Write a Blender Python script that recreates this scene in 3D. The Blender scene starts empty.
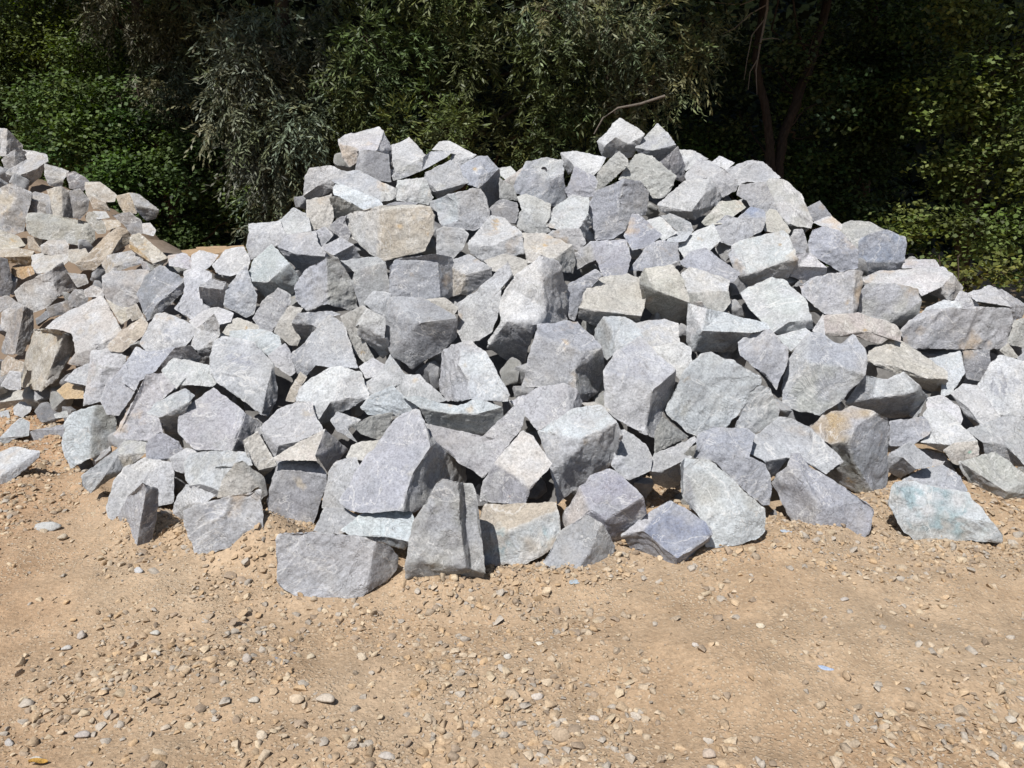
import bpy, math, random, re
import numpy as np
from mathutils import Vector

# ------------------------------------------------------------------ camera, light, exposure
scn = bpy.context.scene
CAM_H, PITCH, FPX = 1.6, math.radians(15.0), 800.0
cd = bpy.data.cameras.new("camera"); cam = bpy.data.objects.new("camera", cd)
scn.collection.objects.link(cam); scn.camera = cam
cam.location = (0, 0, CAM_H); cam.rotation_euler = (math.pi/2 - PITCH, 0, 0)
cd.sensor_width = 36.0; cd.lens = 36.0*FPX/1024.0; cd.clip_end = 2000.0; cd.clip_start = 0.05
SUN_EL, SUN_AZ = math.radians(57), math.radians(-150)      # azimuth from +Y towards +X
SUN = Vector((math.sin(SUN_AZ)*math.cos(SUN_EL), math.cos(SUN_AZ)*math.cos(SUN_EL), math.sin(SUN_EL)))
w = bpy.data.worlds.new("World"); scn.world = w; w.use_nodes = True
nt = w.node_tree; nt.nodes.clear()
sky = nt.nodes.new("ShaderNodeTexSky"); sky.sky_type = 'NISHITA'; sky.sun_disc = False
sky.sun_elevation = SUN_EL; sky.sun_rotation = SUN_AZ
bg = nt.nodes.new("ShaderNodeBackground"); bg.inputs[1].default_value = 0.07
ow = nt.nodes.new("ShaderNodeOutputWorld")
nt.links.new(sky.outputs[0], bg.inputs[0]); nt.links.new(bg.outputs[0], ow.inputs[0])
sd = bpy.data.lights.new("sun", 'SUN'); sd.energy = 5.0; sd.angle = math.radians(0.53); sd.color = (1.0, 0.972, 0.935)
so = bpy.data.objects.new("sun", sd); scn.collection.objects.link(so)
so.rotation_euler = (-SUN).to_track_quat('-Z', 'Y').to_euler(); so.location = SUN*40
scn.view_settings.view_transform = 'Standard'; scn.view_settings.look = 'None'
scn.view_settings.exposure = 0.18; scn.view_settings.gamma = 1.0; scn.view_settings.use_curve_mapping = False

# ------------------------------------------------------------------ helpers
COL = scn.collection
rng = np.random.default_rng(7); random.seed(7)
CP, SP = math.cos(PITCH), math.sin(PITCH)
CAMP = np.array([0, 0, CAM_H])
def ray(u, v):
    """direction through a photo pixel, scaled so that its y component is 1"""
    a = (np.asarray(u, float) - 512)/FPX; b = (384 - np.asarray(v, float))/FPX
    y = CP + b*SP
    return np.stack([a/y, np.ones_like(y), (-SP + b*CP)/y], -1)
def W(u, v, Y): return CAMP + ray(u, v)*np.asarray(Y)[..., None]
def mpp(v, Y): return Y/(CP + (384 - v)/FPX*SP)/FPX
def project(P):
    d = P - CAMP; zc = d[:, 1]*CP - d[:, 2]*SP
    return 512 + FPX*d[:, 0]/zc, 384 - FPX*(d[:, 1]*SP + d[:, 2]*CP)/zc
def tag(o, label=None, cat=None, group=None, kind=None):
    for k, x in (("label", label), ("category", cat), ("group", group), ("kind", kind)):
        if x: o[k] = x
    return o
def link(name, me, mat=None, parent=None, loc=None):
    o = bpy.data.objects.new(name, me); COL.objects.link(o)
    if mat and me: me.materials.append(mat)
    if parent: o.parent = parent
    if loc is not None: o.location = loc
    return o
def mesh_tris(name, V, T, smooth=True, cols=None, fcols=None):
    me = bpy.data.meshes.new(name); V = np.ascontiguousarray(V, np.float32); T = np.ascontiguousarray(T, np.int32)
    me.vertices.add(len(V)); me.vertices.foreach_set("co", V.ravel())
    n = T.shape[1]
    me.loops.add(T.size); me.loops.foreach_set("vertex_index", T.ravel())
    me.polygons.add(len(T)); me.polygons.foreach_set("loop_start", np.arange(0, T.size, n, dtype=np.int32))
    me.polygons.foreach_set("loop_total", np.full(len(T), n, np.int32))
    me.polygons.foreach_set("use_smooth", np.full(len(T), smooth, bool))
    if cols is not None:
        a = me.attributes.new("col", 'FLOAT_COLOR', 'POINT')
        a.data.foreach_set("color", np.c_[cols, np.ones(len(cols))].astype(np.float32).ravel())
    if fcols is not None:
        a = me.attributes.new("col", 'FLOAT_COLOR', 'FACE')
        a.data.foreach_set("color", np.c_[fcols, np.ones(len(fcols))].astype(np.float32).ravel())
    me.update(calc_edges=True); me.validate()
    return me
def _h(ix, iy, iz, s):
    h = (ix.astype(np.int64)*374761393 + iy.astype(np.int64)*668265263 + iz.astype(np.int64)*2147483647 + s*974634777) & 0xffffffff
    h = ((h ^ (h >> 13))*1274126177) & 0xffffffff
    return ((h ^ (h >> 16)) & 0xffff)/32767.5 - 1.0
def vnoise(P, s=0):
    P = np.asarray(P, float); i = np.floor(P).astype(np.int64); f = P - i; f = f*f*f*(f*(f*6 - 15) + 10)
    r = 0
    for dx in (0, 1):
        for dy in (0, 1):
            for dz in (0, 1):
                r = r + _h(i[:, 0]+dx, i[:, 1]+dy, i[:, 2]+dz, s)*np.where(dx, f[:, 0], 1-f[:, 0])*np.where(dy, f[:, 1], 1-f[:, 1])*np.where(dz, f[:, 2], 1-f[:, 2])
    return r
def fbm(P, o=4, s=0, g=0.5):
    r = 0; a = 1
    for k in range(o): r = r + a*vnoise(P*(2.03**k) + 17.1*k, s+k); a *= g
    return r
def refine(V, T, L, F=None, it=8, back=None):
    """split long edges of a triangle mesh (conforming) until all are shorter than L"""
    V = np.asarray(V, float); T = np.asarray(T, int); F = np.zeros(len(T), int) if F is None else np.asarray(F)
    for _ in range(it):
        E = np.sort(np.concatenate([T[:, [0, 1]], T[:, [1, 2]], T[:, [2, 0]]]), 1)
        key = E[:, 0]*10000000 + E[:, 1]
        uk, inv = np.unique(key, return_inverse=True)
        a, b = uk//10000000, uk % 10000000
        ln = np.linalg.norm(V[a]-V[b], axis=1); Le = L
        if back is not None:      # unseen rear faces stay coarse
            Le = np.full(len(uk), 3.0*L); np.minimum.at(Le, inv, np.tile(np.where(F == back, 3.0*L, L), 3))
        m = ln > Le
        if not m.any(): break
        mid = np.full(len(uk), -1); mid[m] = len(V) + np.arange(m.sum())
        V = np.concatenate([V, (V[a[m]] + V[b[m]])/2])
        n = len(T); M = np.stack([mid[inv[:n]], mid[inv[n:2*n]], mid[inv[2*n:]]], 1)
        k = (M >= 0).sum(1); out = [T[k == 0]]; fo = [F[k == 0]]
        s = k == 3
        if s.any():
            t, q = T[s], M[s]
            out += [np.c_[t[:, 0], q[:, 0], q[:, 2]], np.c_[q[:, 0], t[:, 1], q[:, 1]], np.c_[q[:, 2], q[:, 1], t[:, 2]], np.c_[q[:, 0], q[:, 1], q[:, 2]]]; fo += [F[s]]*4
        s = k == 1
        if s.any():
            t, q, f = T[s], M[s], F[s]; r = np.argmax(q >= 0, 1); ix = np.arange(len(t))
            A, B, Cc, Q = t[ix, r], t[ix, (r+1) % 3], t[ix, (r+2) % 3], q[ix, r]
            out += [np.c_[A, Q, Cc], np.c_[Q, B, Cc]]; fo += [f, f]
        s = k == 2
        if s.any():
            t, q, f = T[s], M[s], F[s]; r = np.argmax(q < 0, 1); ix = np.arange(len(t))
            A, B, Cc = t[ix, r], t[ix, (r+1) % 3], t[ix, (r+2) % 3]; Q1, Q2 = q[ix, (r+1) % 3], q[ix, (r+2) % 3]
            out += [np.c_[A, B, Q1], np.c_[A, Q1, Q2], np.c_[Q2, Q1, Cc]]; fo += [f]*3
        T = np.concatenate(out); F = np.concatenate(fo)
    return V, T, F
def normals(V, T):
    n = np.cross(V[T[:, 1]]-V[T[:, 0]], V[T[:, 2]]-V[T[:, 0]]); N = np.zeros_like(V)
    for k in range(3): np.add.at(N, T[:, k], n)
    return N/(np.linalg.norm(N, axis=1, keepdims=True) + 1e-12)
def laplace(V, T, lam):
    S = np.zeros_like(V); c = np.zeros(len(V))
    for a, b in ((0, 1), (1, 2), (2, 0)):
        np.add.at(S, T[:, a], V[T[:, b]]); np.add.at(c, T[:, a], 1); np.add.at(S, T[:, b], V[T[:, a]]); np.add.at(c, T[:, b], 1)
    return V + lam*(S/np.maximum(c, 1)[:, None] - V)

# ------------------------------------------------------------------ materials
def newmat(name):
    m = bpy.data.materials.new(name); m.use_nodes = True; nt = m.node_tree
    return m, nt, nt.nodes["Principled BSDF"], lambda t, **k: _node(nt, t, k), nt.links.new
def _node(nt, t, k):
    n = nt.nodes.new("ShaderNode"+t)
    for a, x in k.items():
        if a.startswith("i_"): n.inputs[int(a[2:]) if a[2:].isdigit() else a[2:]].default_value = x
        else: setattr(n, a, x)
    return n
def ramp(N, lk, fac, stops):
    r = N("ValToRGB"); lk(fac, r.inputs[0]); e = r.color_ramp.elements
    while len(e) < len(stops): e.new(0.5)
    for x, (p, c) in zip(e, stops):
        x.position = p; x.color = (c, c, c, 1) if not hasattr(c, "__len__") else (*c, 1)
    return r.outputs[0]
def mix(N, lk, mode, fac, a, b):
    m = N("Mix", data_type='RGBA', blend_type=mode)
    for i, x in ((0, fac), (6, a), (7, b)):
        if hasattr(x, "links"): lk(x, m.inputs[i])
        else: m.inputs[i].default_value = x if i == 0 else (*x, 1)
    return m.outputs[2]
def math_(N, lk, op, a, b):
    m = N("Math", operation=op)
    for i, x in ((0, a), (1, b)):
        if hasattr(x, "links"): lk(x, m.inputs[i])
        else: m.inputs[i].default_value = x
    return m.outputs[0]

def rock_material():
    m, nt, bs, N, lk = newmat("quarried_rock")
    at = N("Attribute", attribute_name="col"); tc = N("TexCoord"); oi = N("ObjectInfo")
    off = N("VectorMath", operation='MULTIPLY_ADD'); cx = N("CombineXYZ")
    for i in range(3): lk(oi.outputs["Random"], cx.inputs[i])
    lk(cx.outputs[0], off.inputs[0]); off.inputs[1].default_value = (71, 43, 97); lk(tc.outputs["Object"], off.inputs[2])
    P = off.outputs[0]
    def noise(sc, det, rough=0.6, dist=0.0):
        n = N("TexNoise", i_Scale=sc, i_Detail=det, i_Roughness=rough, i_Distortion=dist); lk(P, n.inputs["Vector"]); return n.outputs["Fac"]
    c = at.outputs["Color"]
    big = noise(5, 4, 0.6); c = mix(N, lk, 'MULTIPLY', 1.0, c, ramp(N, lk, big, [(0.25, 0.78), (0.75, 1.16)]))
    # mineral tint drifting between warm and bluish
    tn = noise(3.2, 3, 0.5, 0.6); c = mix(N, lk, 'MULTIPLY', 0.7, c, ramp(N, lk, tn, [(0.35, (0.98, 0.99, 1.02)), (0.65, (1.02, 1.0, 0.965))]))
    # crystal speckle, two grain sizes
    sp = noise(95, 3, 0.75); c = mix(N, lk, 'MULTIPLY', 0.9, c, ramp(N, lk, sp, [(0.32, 0.66), (0.5, 1.0), (0.68, 1.24)]))
    s2 = noise(38, 4, 0.7); c = mix(N, lk, 'MULTIPLY', 0.75, c, ramp(N, lk, s2, [(0.33, 0.8), (0.5, 1.0), (0.68, 1.14)]))
    vo = N("TexVoronoi", i_Scale=150.0); lk(P, vo.inputs["Vector"])
    patch = ramp(N, lk, noise(9, 2), [(0.5, 0.0), (0.68, 1.0)])
    fl = math_(N, lk, 'MULTIPLY', ramp(N, lk, vo.outputs["Distance"], [(0.12, 1.0), (0.3, 0.0)]), patch)
    c = mix(N, lk, 'MIX', math_(N, lk, 'MULTIPLY', fl, ramp(N, lk, oi.outputs["Random"], [(0.2, 0.1), (0.9, 0.75)])), c, (0.64, 0.64, 0.66))
    # thin pale veins and dark hairline cracks
    wv = noise(2.6, 5, 0.62, 0.9); vein = ramp(N, lk, wv, [(0.492, 0.0), (0.5, 1.0), (0.508, 0.0)])
    c = mix(N, lk, 'MIX', math_(N, lk, 'MULTIPLY', vein, 0.5), c, (0.66, 0.65, 0.63))
    ck = noise(3.7, 4, 0.55, 1.2); crack = ramp(N, lk, ck, [(0.566, 0.0), (0.571, 1.0), (0.576, 0.0)])
    c = mix(N, lk, 'MIX', math_(N, lk, 'MULTIPLY', crack, 0.45), c, (0.12, 0.11, 0.1))
    # iron staining, only on some stones
    ru = ramp(N, lk, noise(4.3, 4, 0.6), [(0.6, 0.0), (0.72, 1.0)])
    sel = ramp(N, lk, oi.outputs["Random"], [(0.55, 0.0), (0.8, 0.5)])
    c = mix(N, lk, 'MIX', math_(N, lk, 'MULTIPLY', ru, sel), c, (0.46, 0.33, 0.19))
    # crushed pale edges
    ge = N("NewGeometry"); ed = ramp(N, lk, ge.outputs["Pointiness"], [(0.515, 0.0), (0.6, 1.0)])
    c = mix(N, lk, 'MIX', math_(N, lk, 'MULTIPLY', ed, 0.38), c, (0.62, 0.62, 0.61))
    # clinging dust low on rough spots
    du = ramp(N, lk, noise(6.5, 6, 0.7), [(0.52, 0.0), (0.75, 0.38)]); c = mix(N, lk, 'MIX', du, c, (0.40, 0.372, 0.335))
    lk(c, bs.inputs["Base Color"]); bs.inputs["Roughness"].default_value = 0.82; bs.inputs["Specular IOR Level"].default_value = 0.28
    rg = N("TexNoise", i_Scale=9.0, i_Detail=6.0, i_Roughness=0.6); rg.noise_type = 'RIDGED_MULTIFRACTAL'; lk(P, rg.inputs["Vector"])
    amp = ramp(N, lk, oi.outputs["Random"], [(0.0, 0.05), (1.0, 0.45)])
    h = math_(N, lk, 'ADD', math_(N, lk, 'MULTIPLY', noise(24, 8, 0.7), 1.0), math_(N, lk, 'MULTIPLY', crack, -0.15))
    h = math_(N, lk, 'ADD', h, math_(N, lk, 'MULTIPLY', rg.outputs["Fac"], amp))
    b1 = N("Bump", i_Strength=0.7, i_Distance=0.022); lk(h, b1.inputs["Height"])
    b2 = N("Bump", i_Strength=0.4, i_Distance=0.004); lk(noise(120, 4, 0.7), b2.inputs["Height"]); lk(b1.outputs[0], b2.inputs["Normal"])
    lk(b2.outputs[0], bs.inputs["Normal"])
    return m
ROCK = rock_material()

def ground_material():
    m, nt, bs, N, lk = newmat("sandy_soil")
    tc = N("TexCoord"); P = tc.outputs["Object"]
    def noise(sc, det, rough=0.6, dist=0.0):
        n = N("TexNoise", i_Scale=sc, i_Detail=det, i_Roughness=rough, i_Distortion=dist); lk(P, n.inputs["Vector"]); return n.outputs["Fac"]
    c = ramp(N, lk, noise(0.9, 5, 0.6, 0.4), [(0.3, (0.36, 0.245, 0.15)), (0.5, (0.40, 0.292, 0.192)), (0.72, (0.42, 0.325, 0.228))])
    sx = N("SeparateXYZ"); lk(P, sx.inputs[0]); pos = math_(N, lk, 'ADD', sx.outputs[0], math_(N, lk, 'MULTIPLY', noise(0.8, 4), 2.6))
    c = mix(N, lk, 'MIX', ramp(N, lk, math_(N, lk, 'MULTIPLY', pos, -0.45), [(0.05, 0.0), (0.75, 0.7)]), c, (0.345, 0.205, 0.115))      # redder earth to the left
    c = mix(N, lk, 'MULTIPLY', 1.0, c, ramp(N, lk, noise(7, 5, 0.65), [(0.3, 0.8), (0.7, 1.15)]))
    c = mix(N, lk, 'MULTIPLY', 0.8, c, ramp(N, lk, noise(55, 5, 0.78), [(0.3, 0.58), (0.52, 1.0), (0.72, 1.28)]))
    vo = N("TexVoronoi", i_Scale=75.0); lk(P, vo.inputs["Vector"])
    g = ramp(N, lk, vo.outputs["Color"], [(0.0, (0.3, 0.24, 0.17)), (0.5, (0.46, 0.36, 0.25)), (1.0, (0.55, 0.48, 0.38))])
    gm = math_(N, lk, 'MULTIPLY', ramp(N, lk, vo.outputs["Distance"], [(0.28, 1.0), (0.42, 0.0)]), ramp(N, lk, noise(3, 3), [(0.38, 0.25), (0.6, 0.9)]))
    c = mix(N, lk, 'MIX', gm, c, g)
    lk(c, bs.inputs["Base Color"]); bs.inputs["Roughness"].default_value = 0.95; bs.inputs["Specular IOR Level"].default_value = 0.1
    h = math_(N, lk, 'ADD', noise(45, 7, 0.7), math_(N, lk, 'MULTIPLY', gm, 0.5))
    b = N("Bump", i_Strength=0.8, i_Distance=0.010); lk(h, b.inputs["Height"]); lk(b.outputs[0], bs.inputs["Normal"])
    return m
SOIL = ground_material()

def gravel_material():
    m, nt, bs, N, lk = newmat("gravel_stone")
    at = N("Attribute", attribute_name="col"); tc = N("TexCoord")
    n = N("TexNoise", i_Scale=160.0, i_Detail=4.0); lk(tc.outputs["Object"], n.inputs["Vector"])
    c = mix(N, lk, 'MULTIPLY', 0.8, at.outputs["Color"], ramp(N, lk, n.outputs["Fac"], [(0.3, 0.7), (0.7, 1.2)]))
    lk(c, bs.inputs["Base Color"]); bs.inputs["Roughness"].default_value = 0.9; bs.inputs["Specular IOR Level"].default_value = 0.2
    b = N("Bump", i_Strength=0.5, i_Distance=0.004); lk(n.outputs["Fac"], b.inputs["Height"]); lk(b.outputs[0], bs.inputs["Normal"])
    return m
GRAVEL = gravel_material()

def plain(name, col, rough=0.9, scale=20, var=0.3, stretch=None):
    m, nt, bs, N, lk = newmat(name); tc = N("TexCoord"); P = tc.outputs["Object"]
    if stretch:
        mp = N("Mapping"); mp.inputs["Scale"].default_value = stretch; lk(P, mp.inputs[0]); P = mp.outputs[0]
    n = N("TexNoise", i_Scale=scale, i_Detail=6.0, i_Roughness=0.65); lk(P, n.inputs["Vector"])
    c = mix(N, lk, 'MULTIPLY', 1.0, col, ramp(N, lk, n.outputs["Fac"], [(0.25, 1-var), (0.75, 1+var)]))
    lk(c, bs.inputs["Base Color"]); bs.inputs["Roughness"].default_value = rough; bs.inputs["Specular IOR Level"].default_value = 0.15
    b = N("Bump", i_Strength=0.8, i_Distance=0.02); lk(n.outputs["Fac"], b.inputs["Height"]); lk(b.outputs[0], bs.inputs["Normal"])
    return m
BACKING_SPEC = 0.0
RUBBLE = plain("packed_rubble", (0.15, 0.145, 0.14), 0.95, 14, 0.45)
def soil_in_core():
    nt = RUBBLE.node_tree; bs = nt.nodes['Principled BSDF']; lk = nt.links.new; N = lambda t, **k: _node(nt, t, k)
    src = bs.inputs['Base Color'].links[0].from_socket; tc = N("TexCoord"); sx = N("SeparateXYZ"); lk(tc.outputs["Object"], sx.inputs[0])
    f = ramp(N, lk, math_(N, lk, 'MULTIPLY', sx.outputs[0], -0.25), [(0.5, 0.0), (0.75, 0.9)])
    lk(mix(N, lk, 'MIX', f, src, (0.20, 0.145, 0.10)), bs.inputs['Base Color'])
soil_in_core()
BARK = plain("bark", (0.06, 0.045, 0.033), 0.95, 9, 0.5, (6, 6, 1))
BARK2 = plain("reddish_bark", (0.026, 0.019, 0.015), 0.95, 14, 0.75, (5, 5, 1))
DEAD = plain("dead_wood", (0.14, 0.118, 0.098), 0.9, 30, 0.3)
BACKING = plain("wooded_bank_soil", (0.006, 0.008, 0.004), 1.0, 2, 0.5)  # colour of the added backing slope, near-black to keep leaf gaps dark
BACKING.node_tree.nodes['Principled BSDF'].inputs['Specular IOR Level'].default_value = BACKING_SPEC
TIMBER = plain("old_timber", (0.42, 0.3, 0.19), 0.9, 12, 0.35, (1, 14, 14))
HOLE = plain("hole_shadowed_rock", (0.12, 0.12, 0.13), 0.95, 60, 0.3)
def leaf_material(name, rough, trans):
    m, nt, bs, N, lk = newmat(name); at = N("Attribute", attribute_name="col")
    lk(at.outputs["Color"], bs.inputs["Base Color"]); bs.inputs["Roughness"].default_value = rough; bs.inputs["Specular IOR Level"].default_value = 0.3
    tr = N("BsdfTranslucent"); hs = N("HueSaturation", i_Saturation=1.25, i_Value=1.2); lk(at.outputs["Color"], hs.inputs["Color"]); lk(hs.outputs[0], tr.inputs[0])
    mx = N("MixShader", i_0=trans); out = nt.nodes["Material Output"]
    lk(bs.outputs[0], mx.inputs[1]); lk(tr.outputs[0], mx.inputs[2]); lk(mx.outputs[0], out.inputs[0])
    return m
LEAF = leaf_material("leaf", 0.6, 0.22); LEAF_S = leaf_material("willow_leaf", 0.5, 0.15)

# ------------------------------------------------------------------ the heap's surface, read from its crest and foot lines
FOOT = np.array([(-150,400),(0,405),(50,415),(62,455),(90,490),(128,532),(150,520),(175,523),(192,552),(215,547),(262,525),(272,524),(300,530),(340,556),(400,575),(480,576),(600,568),(625,548),(640,497),(672,492),(690,545),(760,543),(830,535),(880,502),(905,480),(955,482),(975,500),(1024,500),(1180,500)], float)
FOOT_PILE = np.array([(-560,430),(-150,440),(0,443),(45,446),(66,465),(95,500),(130,535),(200,548),(300,560),(400,575),(480,576),(600,566),(690,555),(760,545),(830,533),(900,505),(1024,500),(1180,500),(1420,500)], float)   # the same line without the nooks
CREST = np.array([(-560,420),(-430,330),(-280,200),(-150,125),(0,132),(40,160),(100,190),(150,222),(175,248),(240,245),(252,222),(300,182),(340,140),(380,130),(420,148),(470,152),(520,172),(560,160),(620,125),(660,128),(700,155),(760,163),(800,190),(850,222),(905,235),(950,270),(1024,296),(1130,340),(1260,430),(1400,492)], float)
def smooth_interp(u, T):
    u = np.asarray(u, float); return sum(np.interp(u+d, T[:, 0], T[:, 1]) for d in (-14, -7, 0, 7, 14))/5
SLOPE = 0.6
def ground_Y(u, v):
    rz = ray(u, v)[..., 2]; return np.where(rz < -0.02, -CAM_H/np.minimum(rz, -0.02), 80.0)
def surf_Y(u, v):
    u = np.asarray(u, float); v = np.asarray(v, float)
    vf = smooth_interp(u, FOOT_PILE); vc = smooth_interp(u, CREST)
    Yf = ground_Y(u, vf); a = ray(u, vc)[..., 2]; Yc = (CAM_H + SLOPE*Yf)/(SLOPE - a)
    t = np.clip((vf - v)/(vf - vc), -9, 1.06)
    Y = 1/((1-t)/Yf + t/Yc)
    return np.where(v > vf, ground_Y(u, v), Y)

# ------------------------------------------------------------------ structure: ground, added backing slope, core of the heap
def ground_h(X, Y):
    P = np.stack([X, Y, 0*X], -1)
    near = np.clip((14 - np.abs(Y-5))/8, 0, 1)
    h = 0.030*fbm(P*0.9, 3, 11) + 0.016*fbm(P*4.0, 3, 12) + 0.006*fbm(P*17, 3, 13)
    u, v = project(np.stack([X, np.maximum(Y, 0.8), 0*X], -1)); vf = smooth_interp(u, FOOT)
    bank = np.exp(-((v - vf)/16)**2)*(0.042 + 0.02*fbm(P*6, 2, 17))*((Y > 1.5) & (Y < 8))      # soil pushed up along the foot
    rut = -0.022*np.exp(-((Y - 2.62 - 0.05*X)/0.16)**2) - 0.018*np.exp(-((Y - 2.05 - 0.03*X)/0.15)**2)
    for (bu, bv, bh, br) in ((262, 557, .13, .12), (288, 557, .10, .13), (30, 482, .05, .15), (150, 528, .03, .15), (660, 505, .03, .2)):      # soil heaped against single stones
        by = float(ground_Y(bu, bv)) + .02; bx = float(ray(bu, bv)[0])*by; bank = bank + bh*np.exp(-((X-bx)**2 + (Y-by)**2)/br**2)
    return h*near - 0.012 + bank + rut*(np.abs(X) < 30)
def build_ground():
    xs = np.concatenate([[-900, -400, -180, -90, -45, -25, -16, -11, -8, -6.5], np.arange(-5.4, 5.41, 0.038), [6.5, 8, 11, 16, 25, 45, 90, 180, 400, 900]])
    ys = np.concatenate([[-900, -300, -100, -40, -15, -6, -2, -0.5, 0.3], np.arange(0.9, 6.6, 0.034), [6.8, 7.2, 7.8, 8.6, 10, 12, 15, 20, 30, 60, 150, 400, 900]])
    X, Y = np.meshgrid(xs, ys); Z = ground_h(X.ravel(), Y.ravel())
    V = np.c_[X.ravel(), Y.ravel(), Z]; n, m = X.shape
    i = (np.arange(n-1)[:, None]*m + np.arange(m-1)[None]).ravel()
    me = mesh_tris("ground", V, np.c_[i, i+1, i+m+1, i+m])
    tag(link("ground", me, SOIL), kind="structure")
build_ground()
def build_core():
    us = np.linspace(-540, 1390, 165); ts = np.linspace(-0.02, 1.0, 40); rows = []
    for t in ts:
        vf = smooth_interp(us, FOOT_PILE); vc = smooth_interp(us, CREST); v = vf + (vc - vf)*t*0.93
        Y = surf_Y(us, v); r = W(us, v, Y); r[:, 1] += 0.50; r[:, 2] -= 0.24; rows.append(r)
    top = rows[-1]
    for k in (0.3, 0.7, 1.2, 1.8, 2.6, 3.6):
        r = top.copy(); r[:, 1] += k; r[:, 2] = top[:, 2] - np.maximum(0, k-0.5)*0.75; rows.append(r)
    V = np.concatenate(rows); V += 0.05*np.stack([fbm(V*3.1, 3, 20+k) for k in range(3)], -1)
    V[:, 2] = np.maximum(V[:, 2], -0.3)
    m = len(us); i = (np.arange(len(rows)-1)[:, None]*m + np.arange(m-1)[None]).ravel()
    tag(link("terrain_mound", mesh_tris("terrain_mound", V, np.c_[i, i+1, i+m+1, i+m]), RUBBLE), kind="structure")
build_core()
def build_backing():
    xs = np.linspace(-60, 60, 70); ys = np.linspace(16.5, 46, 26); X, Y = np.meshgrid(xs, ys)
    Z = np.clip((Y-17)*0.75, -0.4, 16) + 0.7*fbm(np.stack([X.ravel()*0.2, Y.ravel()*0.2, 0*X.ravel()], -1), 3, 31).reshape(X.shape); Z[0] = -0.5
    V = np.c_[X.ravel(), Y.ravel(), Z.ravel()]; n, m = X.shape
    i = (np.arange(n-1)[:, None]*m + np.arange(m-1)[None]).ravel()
    tag(link("hillside_terrain", mesh_tris("hillside_terrain", V, np.c_[i, i+1, i+m+1, i+m]), BACKING), kind="structure")  # added slope, blocks bright sky showing through gaps in the leaves
build_backing()

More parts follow.
